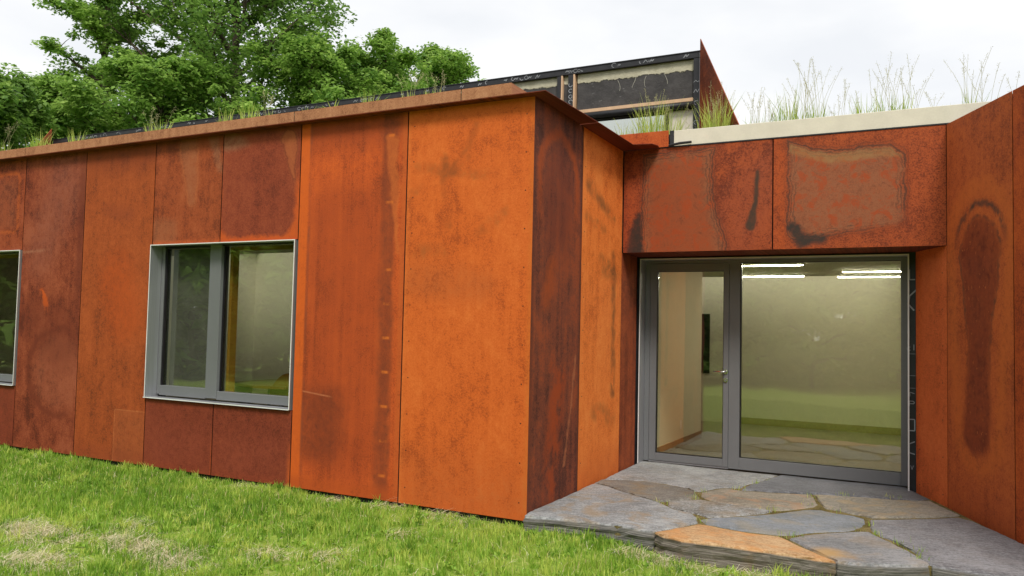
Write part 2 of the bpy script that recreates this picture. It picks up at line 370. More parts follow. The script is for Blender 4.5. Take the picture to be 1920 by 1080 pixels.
def f_w1(m, u, v, wu, wv):
    a = m.scap(wu, wv, .50, 1.02, .58, .45, .13, .06); b = m.sbox(wu, wv, .18, .12, .2, .16, .06); e = m.scap(wu, wv, .85, 1.1, .97, .75, .05, .02)
    return [(a.ss(.06, -.06) * .6, lin(166, 100, 66, K)), (b.ss(.05, -.08) * .55, lin(160, 98, 66, K)), (a.abs().ss(.02, .0) * .35, lin(190, 104, 58, K)), (e.ss(.05, -.02) * .4, GREY), (v.ss(1.0, 1.12) * .5, BRN_D), (v.ss(.06, .0) * .5, RED_L)]  # BRN_D along the top is a painted eaves shadow
def f_w2(m, u, v, wu, wv):
    W = 1.036; d = m.sbox(wu, wv, W / 2 - .03, .62, W / 2 - .04, .56, .16); tr = m.scap(wu, wv, .88, .98, .96, .6, .1, .02); cr = m.scap(wu, wv, .08, 1.05, .3, .98, .1, .02)
    return [(d.ss(-.02, .05) * v.ss(.75, .35) * .9, lin(206, 92, 36, K)), (tr.ss(.03, -.03) * .75, lin(176, 96, 56, K)), (tr.abs().ss(.015, .0) * .5, BRN_D), (cr.ss(.06, -.02) * .5, GREY), (v.ss(.05, .0) * .9, lin(200, 84, 34, K)), (v.ss(1.02, 1.12) * .5, BRN_D)]  # BRN_D top strip: shadow of the eaves painted in
def f_b(m, u, v, wu, wv):
    return [(u.ss(.97, 1.03) * v.ss(.5, .1) * .8, lin(200, 94, 40, K)), (m.scap(wu, wv, .3, .2, .7, .3, .12, .1).ss(.2, -.1) * .3, lin(150, 72, 50, K)), (v.ss(.1, .0) * .4, lin(150, 66, 40, K))]
def f_r1(m, u, v, wu, wv):
    ar = m.scap(wu, wv, .53, 2.85, .53, 1.6, .40, .34); fl = m.scap(wu, wv, .45, .2, .55, 1.1, .12, .16); f2 = m.scap(wu, wv, .3, 1.8, .42, 2.1, .08, .06)
    wis = m.scap(wu, wv, .75, .35, .98, 1.3, .01, .012)
    return [(ar.ss(.0, -.2) * v.ss(1.9, 2.5) * .55, lin(120, 58, 40, K)), (ar.abs().ss(.09, .01) * v.ss(2.2, 2.9) * .8, lin(168, 78, 36, K)), (fl.ss(.1, -.06) * m.med.ss(.35, .6) * .85, lin(164, 72, 32, K)), (f2.ss(.08, -.04) * .7, lin(166, 78, 36, K)),
            (m.stk.ss(.55, .75) * .5, lin(132, 66, 44, K)), (wis.ss(.02, .0) * .6, lin(176, 108, 72, K)), (u.ss(.08, .0) * .5, UMB_D), (u.ss(1.0, 1.07) * .5, UMB_D)]
def f_r2(m, u, v, wu, wv):
    n = m.med.ss(.35, .6)
    h = m.scap(wu, wv, .15, 2.95, .85, 2.7, .06, .05).mn(m.scap(wu, wv, .1, 2.62, .6, 2.55, .03, .03)).mn(m.scap(wu, wv, .55, 2.2, 1.0, 2.1, .1, .06)); w = m.scap(wu, wv, .88, 2.3, .92, .9, .04, .05); b = m.scap(wu, wv, .4, .75, .9, .65, .06, .09)
    return [(h.ss(.06, -.04) * n * .75, lin(128, 82, 44, K)), (w.ss(.06, -.03) * n * .75, lin(122, 76, 42, K)), (b.ss(.08, -.05) * n * .5, lin(136, 80, 40, K)), (v.ss(.5, .0) * .4, RED), (u.ss(.06, .0) * .4, ORANGE_L)]
def island(m, u, v, d, rim, core, seed):
    n5 = m.noise(m.vec(u, v, seed), 4.5, 5, .6); n20 = m.noise(m.vec(u, v, seed + 3), 20.0, 5, .7); n9 = m.noise(m.vec(u, v, seed + 6), 8.0, 7, .72, .6); n40 = m.noise(m.vec(u, v, seed + 9), 46.0, 4, .7)
    d = d + (n5 - .5) * .13 + (n20 - .5) * .05
    ins = d.ss(.03, -.05); out = [(ins * rim[1], rim[0])]
    out.append((d.ss(-.06, -.16) * core[1], core[0]))
    out.append((ins * n9.ss(.50, .60) * .75, lin(170, 74, 36, K))); out.append((ins * n9.ss(.42, .34) * .5, lin(116, 64, 44, K))); out.append((ins * n40.ss(.60, .70) * .55, lin(186, 92, 50, K))); out.append((ins * n40.ss(.38, .30) * .5, lin(104, 62, 46, K)))
    pl = m.noise(m.vec(u, v, seed + 12), 2.6, 3, .6)
    for o, w, st in ((.0, .016, 1.0), (-.028, .010, .8), (-.058, .010, .6), (.03, .008, .5)):
        out.append(((d - o).abs().ss(w, .0) * (pl + n20 * .5).ss(.54, .76) * st, lin(84, 60, 48, K)))
    out.append((d.ss(.09, .0) * (ins * -1.0 + 1.0) * .3, lin(132, 62, 38, K)))
    return out, d
def f_l1(m, u, v, wu, wv):
    xr = (v * -1.0 + .55).mx(0.0) * .26                       # right flank runs out towards the foot
    d = (u * -1.0 + .21).mx(u - .95 - xr).mx(v - 1.04)
    L, d = island(m, u, v, d, (lin(148, 96, 66, K), .62), (lin(158, 78, 44, K), .7), 3.0)
    ch = m.scap(wu, wv, .13, .02, .17, .40, .075, .012); sb = m.scap(u + (m.med - .5) * .05, v, 1.385, .78, 1.375, .50, .012, .018).mn(m.scap(u + (m.med - .5) * .05, v, 1.375, .48, 1.32, .24, .014, .045))
    return [(m.scap(wu, wv, 1.15, .2, 1.5, .7, .2, .2).ss(.3, -.1) * .3, lin(150, 80, 58, K))] + L + [(ch.ss(.05, -.02) * 1.1, lin(62, 50, 44, K)), (sb.ss(.02, -.012) * 1.05, lin(78, 60, 48, K)), (u.ss(.16, .0) * .25, RED_D)]
def f_l2(m, u, v, wu, wv):
    ytop = ((u * -1.0 + .50).mx(0.0)) * .36 + ((u - .5).mx(0.0)) * .04 + .93; ybot = (u - .35).mx(0.0) * .13 + .10
    d = (u * -1.0 + .14).mx(u - 1.16).mx(v - ytop).mx(ybot - v).mx((u - v - .90) * .707).mx((u + v - 2.0) * .707).mx((u * -1.0 - v + .30) * .707)
    L, d = island(m, u, v, d, (lin(150, 100, 72, K), .66), (lin(156, 94, 64, K), .35), 8.0)
    tb = (v - ytop + .07 + (m.med - .5) * .08).abs().ss(.075, .02) * d.ss(.0, -.03); ch = m.scap(wu, wv, .18, .22, .27, .09, .035, .045).mn(m.scap(wu, wv, .27, .085, .45, .08, .045, .02))
    return L + [(tb * .55, lin(162, 122, 78, K)), (ch.ss(.05, -.02) * 1.1, lin(64, 54, 48, K)), ((u - 1.185).abs().ss(.012, .0) * .3, RED_D), (u.ss(.14, .10) * .2, RED_L)]
def f_q1(m, u, v, wu, wv):
    k = m.scap(wu, wv, .54, 2.34, .53, 1.55, .31, .15).mn(m.scap(wu, wv, .53, 1.55, .48, .90, .15, .22)); hd = m.scir(wu, wv, .54, 2.40, .37, 1.0)
    n9 = m.noise(m.vec(u, v * .6, 5.5), 9.0, 6, .7); fl = m.scap(wu, wv, .53, 2.45, .50, .9, .46, .32)
    return [(fl.abs().ss(.14, .0) * .6, lin(212, 112, 52, K)), (hd.abs().ss(.05, .0) * v.ss(2.35, 2.62) * n9.ss(.32, .5) * .9, lin(92, 66, 54, K)), (k.ss(.035, -.05) * .75, lin(124, 56, 38, K)), (k.ss(.0, -.06) * n9.ss(.5, .62) * .4, lin(96, 44, 32, K)),
            (k.abs().ss(.03, .0) * v.ss(1.0, 2.0) * n9.ss(.34, .55) * .7, lin(104, 66, 50, K)), (m.noise(m.vec(u, v * .5, 5.), 42., 2, .5).ss(.66, .71) * k.ss(.03, -.05) * .7, lin(206, 120, 66, K)), (v.ss(.5, .0) * .35, RED_D)]

WB = xs[2] - xs[1]
panel((xs[1], 0, ZB), 0, xs[2] - xs[1], HA, rust('rust_p2', lin(140, 68, 36, K), lin(164, 78, 36, K), lin(182, 90, 44, K), 2, WB, HA, f_p2, streak=0.4, blotch=0.7), 'orange-brown full-height steel sheet left of the window')
panel((xs[0], 0, ZB), 0, xs[1] - xs[0], HA, rust('rust_p1', BRN_D, BRN, BRN_L, 1, 1.13, HA, f_p1, streak=0.5, blotch=1.1), 'red-brown full-height steel sheet with a round stain near the ground')
panel((xs[4], 0, ZB), 0, xs[5] - xs[4], HA, rust('rust_p3', lin(166, 74, 36, K), lin(196, 86, 37, K), lin(214, 98, 40, K), 3, 1.24, HA, f_p3, streak=0.9, blotch=0.7), 'red-orange steel sheet with a dark right edge beside the window')
panel((xs[5], 0, ZB), 0, xs[6] - xs[5], HA, rust('rust_p4', ORANGE_D, ORANGE, ORANGE_L, 4, 1.25, HA, f_p4, streak=0.4, blotch=0.6, grain=0.36), 'bright orange steel sheet at the corner', screws=scr(1.25, HA), gr=0.0)
panel((xs[2], 0, WZ1 + .004), 0, xs[3] - xs[2], ZT - WZ1 - .004, rust('rust_w1', lin(138, 66, 38, K), lin(160, 76, 40, K), lin(174, 90, 52, K), 5, 1.0, 1.11, f_w1, streak=0.7), 'steel sheet with grey streaks above the window')
panel((xs[3], 0, WZ1 + .004), 0, xs[4] - xs[3], ZT - WZ1 - .004, rust('rust_w2', lin(128, 58, 38, K), lin(146, 66, 42, K), lin(160, 80, 50, K), 6, 1.03, 1.11, f_w2, streak=0.4, blotch=0.6), 'dull brown steel sheet with orange lower rim above the window')
panel((xs[2], 0, ZB), 0, xs[3] - xs[2], WZ0 - ZB - .004, rust('rust_b1', OXB_D, OXB, OXB_L, 7, 1.0, .71, f_b, streak=0.2, blotch=0.5))
panel((xs[3], 0, ZB), 0, xs[4] - xs[3], WZ0 - ZB - .004, rust('rust_b2', OXB_D, OXB, OXB_L, 8, 1.03, .71, f_b, streak=0.2, blotch=0.5))
# sheets round the left window, cut by the picture edge
mp0 = rust('rust_p0', BRN_D, lin(156, 72, 40, K), BRN_L, 9, 1.02, 1.11, f_p0, streak=0.4)
panel((-7.84, 0, WZ1 + .004), 0, 1.02, ZT - WZ1 - .004, mp0, 'brown steel sheet with an orange rim above the left window')
panel((-8.87, 0, WZ1 + .004), 0, 1.03, ZT - WZ1 - .004, mp0)
mpb = rust('rust_b0', OXB_D, OXB, lin(150, 66, 42, K), 10, 1.0, .71, None, streak=0.3, blotch=0.6)
panel((-7.84, 0, ZB), 0, 1.02, WZ0 - ZB - .004, mpb); panel((-8.87, 0, ZB), 0, 1.03, WZ0 - ZB - .004, mpb)
panel((-10.3, 0, ZB), 0, 1.43, HA, rust('rust_p9', BRN_D, BRN, BRN_L, 11, 1.4, HA, None))
# return wall, facing the entrance (plane x = 0)
RA = math.pi / 2
panel((0, .005, ZB), RA, 1.078, HA, rust('rust_r1', lin(98, 55, 44, K), lin(122, 66, 48, K), lin(156, 78, 46, K), 12, 1.08, HA, f_r1, streak=1.0, blotch=1.0), 'dark umber steel sheet with an arched stain on the return wall', gl=.001)
panel((0, 1.083, ZB), RA, 1.139, HA, rust('rust_r2', lin(222, 112, 46, K), lin(238, 130, 56, K), lin(246, 148, 72, K), 13, 1.14, HA, f_r2, streak=0.4, blotch=0.7), 'orange steel sheet with grey smudges on the return wall', screws=[(.06, .3 + .31 * i) for i in range(10)])
panel((0, 2.222, ZB), RA, .53, 2.298 - ZB, rust('rust_r3', lin(120, 58, 34, K), lin(146, 70, 40, K), lin(168, 86, 48, K), 14, .53, 2.3, None, streak=0.8), 'narrow brown steel sheet beside the door')
# lintel over the entrance (plane y = 2.222)
LB = 2.298
panel((0.006, 2.222, LB), 0, 1.537, ZT - LB, rust('rust_l1', lin(126, 58, 36, K), lin(154, 72, 40, K), lin(178, 86, 44, K), 15, 1.54, 1.09, f_l1, streak=0.15, blotch=1.1, grain=0.9), 'stained lintel sheet with a charred streak over the door')
panel((1.543, 2.222, LB), 0, 1.496, ZT - LB, rust('rust_l2', lin(136, 64, 38, K), lin(162, 76, 41, K), lin(180, 88, 46, K), 16, 1.5, 1.09, f_l2, streak=0.15, blotch=0.7, grain=0.9), 'lintel sheet with a large pale rounded stain', gr=.001)
box('lintel_soffit', (0.006, 2.23, LB), (3.0, 2.80, LB + .006), M_sofr, B)
# right-hand splayed wall: (2.79,2.78) -> (3.04,2.22) -> outwards
ANG = 0.4187; dr = Vector((math.sin(ANG), -math.cos(ANG), 0)); ra = math.atan2(dr.y, dr.x)
p_in = Vector((2.79, 2.782, 0)); p_l = Vector((3.039, 2.222, 0))
panel((p_in.x, p_in.y, ZB - .1), ra, (p_l - p_in).length, LB - ZB + .1, rust('rust_rr', lin(196, 96, 52, K), lin(218, 108, 56, K), lin(230, 122, 66, K), 17, .61, 2.4, None, streak=0.3, blotch=0.7), 'plain brown steel sheet lining the right side of the doorway', screws=[(.08 + .45 * k, .25 + .33 * i) for k in (0, 1) for i in range(7)])
q = p_l.copy(); ws = [1.024, 1.1, 1.1]
mq = [rust('rust_q1', lin(166, 82, 48, K), lin(192, 96, 50, K), lin(208, 110, 56, K), 18, 1.02, ZT - ZB + .1, f_q1, streak=0.5, blotch=0.8), rust('rust_q2', lin(150, 66, 38, K), lin(180, 82, 38, K), lin(204, 98, 44, K), 19, 1.1, ZT, None), rust('rust_q3', BRN_D, RED, RED_L, 20, 1.1, ZT, None)]
for i, w in enumerate(ws):
    panel((q.x, q.y, ZB - .1), ra, w, ZT - ZB + .1, mq[i], ['steel sheet with a dark keyhole-shaped stain', None, None][i]); q = q + dr * w
q_end = q.copy()
for i in range(3): panel((q_end.x + i * 1.3, q_end.y, ZB - .15), 0, 1.3, ZT - ZB + .15, mq[(i + 1) % 3])

# ---- dark sub-wall behind the sheets, with the window openings left free
sub = []
y0, y1 = 0.03, 0.26
for a0, a1 in ((-10.3, -8.85), (-6.82, -4.535), (-2.50, -0.03)): sub.append(((a0, y0, -.6), (a1, y1, ZT - .01)))
for a0, a1 in ((-8.85, -6.82), (-4.535, -2.50)):
    sub.append(((a0, y0, -.6), (a1, y1, WZ0 - .005))); sub.append(((a0, y0, WZ1 + .005), (a1, y1, ZT - .01)))
sub.append(((-.26, y1, -.6), (-.03, 2.80, ZT - .01)))
boxes('sub_wall', sub, M_dark, B)
boxes('lintel_core', [((-.02, 2.25, LB + .02), (3.02, 2.78, ZT - .01))], M_dark, B)
M_memt = M_memb
boxes('door_surround', [((-.02, 2.80, 2.275), (2.9, 2.99, ZT - .01)), ((2.735, 2.80, -.1), (2.90, 3.05, 2.275)), ((-.02, 2.80, -.1), (.028, 3.0, 2.275))], M_memt, B)
nrm = Vector((-dr.y, dr.x, 0))            # into the right wing
wl = [p_in + nrm * .03, q_end + nrm * .03, q_end + nrm * .25 , p_in + nrm * .25]
prism('right_wing_wall', [(p.x, p.y) for p in wl], -.6, ZT - .01, M_dark, B)
box('right_wing_front_wall', (q_end.x + .05, q_end.y + .03, -.6), (q_end.x + 3.9, q_end.y + .25, ZT - .01), M_dark, B)
boxes('rear_wall', [((-10.3, 8.6, -.6), (8.2, 8.8, ZT)), ((-10.3, .3, -.6), (-10.1, 8.6, ZT)), ((8.0, -.5, -.6), (8.2, 8.6, ZT))], M_dark, B)

# ---- roof: soil on a deck, thin eaves plate, upstand
M_soil = simple('roof_soil', (0.05, 0.04, 0.025), 0.95, vary=0.5, scale=20, bstr=1.0)
roofp = [(-10.3, -.08), (-.19, -.08), (-.19, 2.32), (3.35, 2.32), (q_end.x + .4, q_end.y + .35), (8.1, q_end.y + .35), (8.1, 4.15), (-10.3, 4.15)]
prism('roof_deck', roofp, ZT + .012, ZT + .075, M_soil, B)
prism('roof_slab', [(-10.2, .06), (-.06, .06), (-.06, 2.3), (3.06, 2.3), (q_end.x + .12, q_end.y + .12), (8.0, q_end.y + .12), (8.0, 4.15), (-10.2, 4.15)], ZT - .2, ZT - .008, M_dark, B)
RR = [(-10.3, -9.8, 4.151, 8.7), (-9.799, -2.201, 7.0, 8.7), (-2.2, -1.7, 4.151, 8.7), (-1.699, 3.099, 4.151, 6.25), (-1.699, 3.099, 7.28, 8.7), (3.1, 8.1, 4.151, 8.7)]  # gaps between boxes are unseen openings, added to let daylight into the rooms
boxes('roof_deck', [((a, c, ZT + .012), (b, d, ZT + .075)) for a, b, c, d in RR], M_soil, B)
boxes('roof_slab', [((a, c, ZT - .2), (b, d, ZT - .008)) for a, b, c, d in RR], M_wall, B)
prism('eaves_plate', [(-10.35, -.10), (.14, -.10), (.178, .985), (-.25, .985), (-.25, .3), (-10.35, .3)], ZT + .001, ZT + .007, M_sofr, B)
prism('eaves_plate', [(-.25, 1.0), (.179, 1.0), (.192, 1.96), (.385, 2.0), (.415, 2.10), (.40, 2.21), (-.25, 2.21)], ZT + .001, ZT + .007, M_sofr, B)
for a0, a1 in ((-10.35, -6.7), (-6.69, -2.505), (-2.495, -.655), (-.645, -.17)):
    box('upstand', (a0, -.10, ZT + .0075), (a1, -.094, ZT + .105), M_fasc, B, 0.001)
box('upstand', (-.176, -.0935, ZT + .0075), (-.17, 2.2, ZT + .105), M_fasc, B, 0.001)
panel((-.17, 2.208, ZT + .008), 0, .672, .172, rust('rust_curb', RED_D, lin(186, 86, 40, K), lin(200, 100, 50, K), 22, .67, .17, None), 'low rusted steel curb on the roof edge', name='roof_curb')
box('curb_membrane', (.505, 2.222, ZT + .008), (.546, 2.30, ZT + .178), M_memb, B)
box('parapet_board', (.548, 2.224, ZT + .013), (3.6, 2.30, ZT + .175), M_beige, B, 0.003)
box('parapet_core', (-.16, 2.30, ZT + .013), (3.6, 2.33, ZT + .16), M_dark, B)
box('lintel_flashing', (.40, 2.216, ZT + .002), (3.1, 2.30, ZT + .0125), M_memb, B)
v, f = tube([(.50, 2.20, ZT + .018), (.62, 2.19, ZT + .03), (.74, 2.20, ZT + .036)], [.010, .014, .012], 6)
meshobj('membrane_flap', v, f, M_memb, B)

# ---- windows
def steel_box(x0, x1, z0, z1, ya, yb, t, parent, names=('head_plate', 'sill_plate', 'jamb_plate')):
    box(names[0], (x0, ya, z1 - t), (x1, yb, z1), M_steel, parent)
    box(names[1], (x0 - .002, ya - .01, z0), (x1 + .002, yb, z0 + t), M_steel, parent)
    box(names[2], (x0, ya, z0 + t), (x0 + t, yb, z1 - t), M_steel, parent)
    box(names[2], (x1 - t, ya, z0 + t), (x1, yb, z1 - t), M_steel, parent)
    e = .008   # folded bright rim
    boxes('bright_rim', [((x0 - .001, ya - .004, z1 - e), (x1 + .001, ya - .001, z1 + .001)), ((x0 - .001, ya - .004, z0 + t), (x0 + e, ya - .001, z1 - e)), ((x1 - e, ya - .004, z0 + t), (x1 + .001, ya - .001, z1 - e)), ((x0 - .003, ya - .0135, z0 - .001), (x1 + .003, ya - .0105, z0 + .008))], M_steelb, parent)
def window(x0, x1, label):
    t = .004; W = empty('window', (x0, 0, WZ0)); W.parent = B; W['label'] = label
    def bx(n, lo, hi, mt, bv=0.0): return box(n, (lo[0] - x0, lo[1], lo[2] - WZ0), (hi[0] - x0, hi[1], hi[2] - WZ0), mt, W, bv)
    X0, X1, Z0, Z1 = 0, x1 - x0, 0, WZ1 - WZ0
    steel_box(X0, X1, Z0, Z1, -.022, .15, t, W)
    ya, yb = .125, .185
    xm0, xm1 = x0 + .745, x0 + .905
    bx('stile', (x0 + .006, ya, WZ0 + .03), (x0 + .05, yb, WZ1 - .006), M_grey, .002)
    bx('stile', (x1 - .05, ya, WZ0 + .03), (x1 - .006, yb, WZ1 - .006), M_grey, .002)
    bx('mullion', (xm0, ya - .01, WZ0 + .03), (xm1, yb + .03, WZ1 - .006), M_grey, .002)
    bx('bottom_rail', (x0 + .0505, ya - .005, WZ0 + .02), (xm0 - .0005, yb, WZ0 + .125), M_grey, .002)
    bx('bottom_rail', (xm1 + .0005, ya - .005, WZ0 + .02), (x1 - .0505, yb, WZ0 + .105), M_grey, .002)
    bx('top_rail', (x0 + .0505, ya, WZ1 - .03), (xm0 - .0005, yb, WZ1 - .006), M_black, .002)
    bx('top_rail', (xm1 + .0005, ya, WZ1 - .02), (x1 - .0505, yb, WZ1 - .006), M_black, .002)
    bx('gasket_and_shade', (x0 + .0505, ya + .012, WZ0 + .125), (x0 + .075, yb - .01, WZ1 - .03), M_black)  # black strip paints in the shadow beside the stile
    bx('gasket_and_shade', (xm1 + .0005, ya + .03, WZ0 + .105), (xm1 + .02, yb + .02, WZ1 - .02), M_black)
    bx('pane', (x0 + .0755, ya + .030, WZ0 + .1255), (xm0 - .001, ya + .036, WZ1 - .031), M_glass)
    bx('pane', (xm1 + .021, ya + .045, WZ0 + .1055), (x1 - .051, ya + .051, WZ1 - .021), M_glass)
    bx('inner_lining', (xm1 + .021, yb + .035, WZ0 + .08), (xm1 + .06, yb + .12, WZ1 - .02), M_ochre)
    bx('inner_lining', (xm1 + .061, yb + .035, WZ1 - .06), (x1 - .01, yb + .12, WZ1 - .02), M_ochre)
    bx('sill_board', (x0 + .01, yb + .001, WZ0 + .03), (x1 - .01, .30, WZ0 + .075), M_white)
    if True:   # dark blind behind the narrow sash
        bx('blind', (x0 + .06, yb + .05, WZ0 + .08), (xm0 - .002, yb + .056, WZ1 - .03), simple('grey_screen', (0.13, 0.125, 0.12), 0.7))
    return W
window(-4.526, -2.506, 'square steel-framed window with a table and chair visible inside')
window(-8.845, -6.826, 'steel-framed window at the left edge reflecting green trees')

# ---- entrance glazing
D = empty('entrance_glazing', (0.03, 2.76, 0)); D.parent = B; D['label'] = 'grey-framed glass door beside one large fixed pane'
def dbox(n, lo, hi, mt, bv=0.0): return box(n, (lo[0] - .03, lo[1] - 2.76, lo[2]), (hi[0] - .03, hi[1] - 2.76, hi[2]), mt, D, bv)
dbox('jamb_plate', (.032, 2.762, .0), (.040, 3.02, 2.268), M_steel)
dbox('jamb_plate', (2.722, 2.762, .0), (2.730, 3.02, 2.268), M_steel)
dbox('head_plate', (.032, 2.762, 2.269), (2.730, 3.02, 2.275), M_steel)
boxes('bright_rim', [((.0, -.004, .002), (.010, -.001, 2.278)), ((2.692, -.004, -.01), (2.705, -.001, 2.278)), ((.0101, -.004, 2.266), (2.6919, -.001, 2.278))], M_steelb, D)
g0, g1 = 2.94, 3.02
dbox('frame_stile', (.041, g0, .012), (.100, g1, 2.268), M_grey, .002)
dbox('mullion', (.985, g0, .012), (1.100, g1, 2.268), M_grey, .002)
dbox('frame_stile', (2.66, g0, .012), (2.721, g1, 2.268), M_grey, .002)
dbox('frame_head', (.1005, g0, 2.236), (.9845, g1, 2.268), M_grey, .002)
dbox('frame_head', (1.1005, g0, 2.236), (2.6595, g1, 2.268), M_grey, .002)
dbox('bottom_rail', (1.1005, g0, .012), (2.6595, g1, .135), M_grey, .002)
dbox('threshold', (.1005, g0 + .005, .004), (.9845, g1, .022), M_steel, .002)
# door leaf: four members joined as one leaf
lf = boxes('door_leaf', [((.073, .172, .026), (.148, .245, 2.232)), ((.897, .172, .026), (.953, .245, 2.232)), ((.1481, .172, .026), (.8969, .245, .108)), ((.1481, .172, 2.15), (.8969, .245, 2.232))], M_grey, D, .002)
dbox('gasket_and_shade', (1.1005, g0 + .02, .1355), (1.112, g1 - .02, 2.2355), M_black); dbox('gasket_and_shade', (1.1125, g0 + .02, .1355), (2.659, g1 - .02, .142), M_black); dbox('gasket_and_shade', (1.1125, g0 + .02, 2.228), (2.659, g1 - .02, 2.2355), M_black)
boxes('gasket_and_shade', [((.1482, .19, .1083), (.156, .23, 2.1497)), ((.889, .19, .1083), (.8967, .23, 2.1497)), ((.1562, .19, .1083), (.8888, .23, .116)), ((.1562, .19, 2.142), (.8888, .23, 2.1497))], M_black, D)
dbox('pane', (1.1125, g0 + .035, .1425), (2.659, g0 + .041, 2.2275), M_glass)
dbox('pane', (.1865, g0 + .033, .1165), (.9185, g0 + .039, 2.1415), M_glass)
# lever handle on a round rose, lock cylinder below
M_chrome = simple('satin_chrome', (0.75, 0.74, 0.72), 0.22, 1.0, vary=0.05)
v, f = tube([(.955, 2.932, 1.05), (.955, 2.905, 1.05), (.955, 2.89, 1.05), (.945, 2.882, 1.05), (.93, 2.88, 1.05), (.835, 2.88, 1.05)], .0095, 10)
meshobj('handle', [(a - .03, b - 2.76, c) for a, b, c in v], f, M_chrome, D, True)
for z, r in ((1.05, .027), (.957, .025)):
    v, f = tube([(.955, 2.932, z), (.955, 2.922, z)], [r, r * .94], 20); meshobj('rose', [(a - .03, b - 2.76, c) for a, b, c in v], f, M_chrome, D)
v, f = tube([(.955, 2.922, .957), (.955, 2.914, .957)], [.012, .011], 12); meshobj('lock_cylinder', [(a - .03, b - 2.76, c) for a, b, c in v], f, M_grey, D)

# white maker's print on the black membrane beside and above the glazing
def strokes(name, items, mat, parent, loc=(0, 0, 0)):
    """items: list of polylines of (x,y,z), drawn as thin raised ribbons facing -y"""
    V, F = [], []
    for pl, w in items:
        for (a, b) in zip(pl[:-1], pl[1:]):
            a, b = Vector(a), Vector(b); t = (b - a).normalized(); s = Vector((-t.z, 0, t.x)) * w * .5; i = len(V)
            V += [a - s, b - s, b + s, a + s]; F.append((i, i + 1, i + 2, i + 3))
    o = meshobj(name, V, F, mat, parent); o['kind'] = 'stuff'; return o
M_print = simple('white_print', (0.30, 0.31, 0.33), 0.6)
it = []
X_ = 2.745; Yp = 2.798
def glyph(cx, cz, s, pts, w=.006, y=Yp): it.append(([(cx + a * s, y, cz + b * s) for a, b in pts], w))
C_ = [(.5 * math.cos(a), .5 * math.sin(a)) for a in np.linspace(.8, 5.5, 9)]
glyph(X_ + .005, 1.36, .035, [(p[0] - .5, p[1]) for p in C_]); glyph(X_ + .03, 1.37, .05, [(0, -.5), (0, .6)]); glyph(X_ + .02, 1.31, .05, [(-.6, 0), (.5, 0)], .003)
glyph(X_ + .015, .83, .05, [(-.5, -.5), (-.5, .5), (.2, .5), (.4, .2), (.2, 0), (-.5, 0)]); glyph(X_ + .015, .92, .04, [(-.5, -.5), (-.5, .5), (.5, .2)])
glyph(X_ + .02, .98, .05, [(-.6, 0), (.5, 0)], .003); glyph(X_ + .02, 1.1, .05, [(-.6, 0), (.5, 0)], .003)
glyph(X_ + .012, .62, .12, [(-.2, .5), (.2, .5), (.2, -.4), (-.2, -.4)], .010); glyph(X_ + .012, .42, .12, [(.2, .4), (-.2, .2), (-.2, -.5), (.2, -.6)], .010)
glyph(X_ + .012, 1.83, .2, [(.2, .5), (-.1, .2), (-.15, -.2), (.1, -.5)], .014); glyph(X_ + .012, 2.08, .1, [(-.2, .5), (-.2, -.5), (.3, -.5)], .012)
glyph(X_ + .012, .22, .04, [(-.3, .5), (0, -.5), (.3, .5)], .005)
strokes('membrane_print', it, M_print, B)

# ---- clerestory on the roof
CY = 4.0; CT = 5.0
CL = empty('clerestory', (-.0, CY, ZT)); CL.parent = B; CL['label'] = 'unfinished roof monitor wrapped in black membrane and tan foam'
def cb(n, lo, hi, mt, bv=0.0): return box(n, (lo[0], lo[1] - CY, lo[2] - ZT), (hi[0], hi[1] - CY, hi[2] - ZT), mt, CL, bv)
prism('core', [(-2.1, .121), (.33, .121), (-1.4, 3.2), (-2.1, 3.2)], .02, CT - ZT - .02, M_dark, CL)
boxes('core', [((-12.6, .121, .02), (-9.85, 3.2, CT - ZT - .02)), ((-9.849, .121, .08), (-2.101, .15, CT - ZT - .02))], M_wall, CL)
m = Mat('patched_membrane'); g = m.vec(m.x, m.y, m.z); nf = m.noise(m.vec(m.x, m.y, m.z), 7.0, 6, .7); n2 = m.noise(m.vec(m.x * 1.0, m.y, m.z * .2), 26.0, 4, .7)
lo_ = m.z * -1.0 + (4.80 - ZT)                          # foam sprayed down to a ragged line
rag = (lo_ + .012 + (nf - .5) * .09 + (n2 - .5) * .07 - (m.x + 1.3) * 0.012).ss(.0, .012)
dkc = m.mix(nf.ss(.3, .7), (0.046, 0.043, 0.043), (0.075, 0.070, 0.069)); grid = (m.noise(m.vec(m.x * .3, m.y, m.z), 60., 1, .5)).ss(.72, .76)
dkc = m.mix(grid * .3, dkc, (.3, .3, .3)); foam = m.mix(nf.ss(.3, .7), lin(186, 180, 154, .85), lin(212, 206, 182, .85))
M_patch = m.bsdf(m.mix(rag, foam, dkc), 0.75, 0, .3, nf + rag * -1.0, .8, .02)
px_ = [-1.58, -1.42]
bays = [(-1.30, .29), (-4.9, -1.60), (-8.4, -5.0), (-12.2, -8.5)]
for a0, a1 in bays: cb('infill_board', (a0, CY + .04, 4.42), (a1, CY + .11, 4.925), M_patch)
cb('infill_board', (-1.51, CY + .045, 4.42), (-1.425, CY + .11, 4.925), M_patch)
cb('top_band', (-12.6, CY - .01, 4.925), (.37, CY + .12, CT), M_memb, .004)
prism('roof_edge', [(-12.62, -.02), (.38, -.02), (.36, .13), (-1.4, 3.3), (-2.2, 3.3), (-2.2, .3), (-9.8, .3), (-9.8, 3.3), (-12.62, 3.3)], CT - ZT + .001, CT - ZT + .012, M_memb, CL)
box('added_roof_light', (-9.79, .31, CT - ZT + .002), (-2.21, 3.3, CT - ZT + .010), glass('added_roof_light_glass', (.92, .94, .92), .05), CL)  # unseen skylight added to brighten the room behind the window
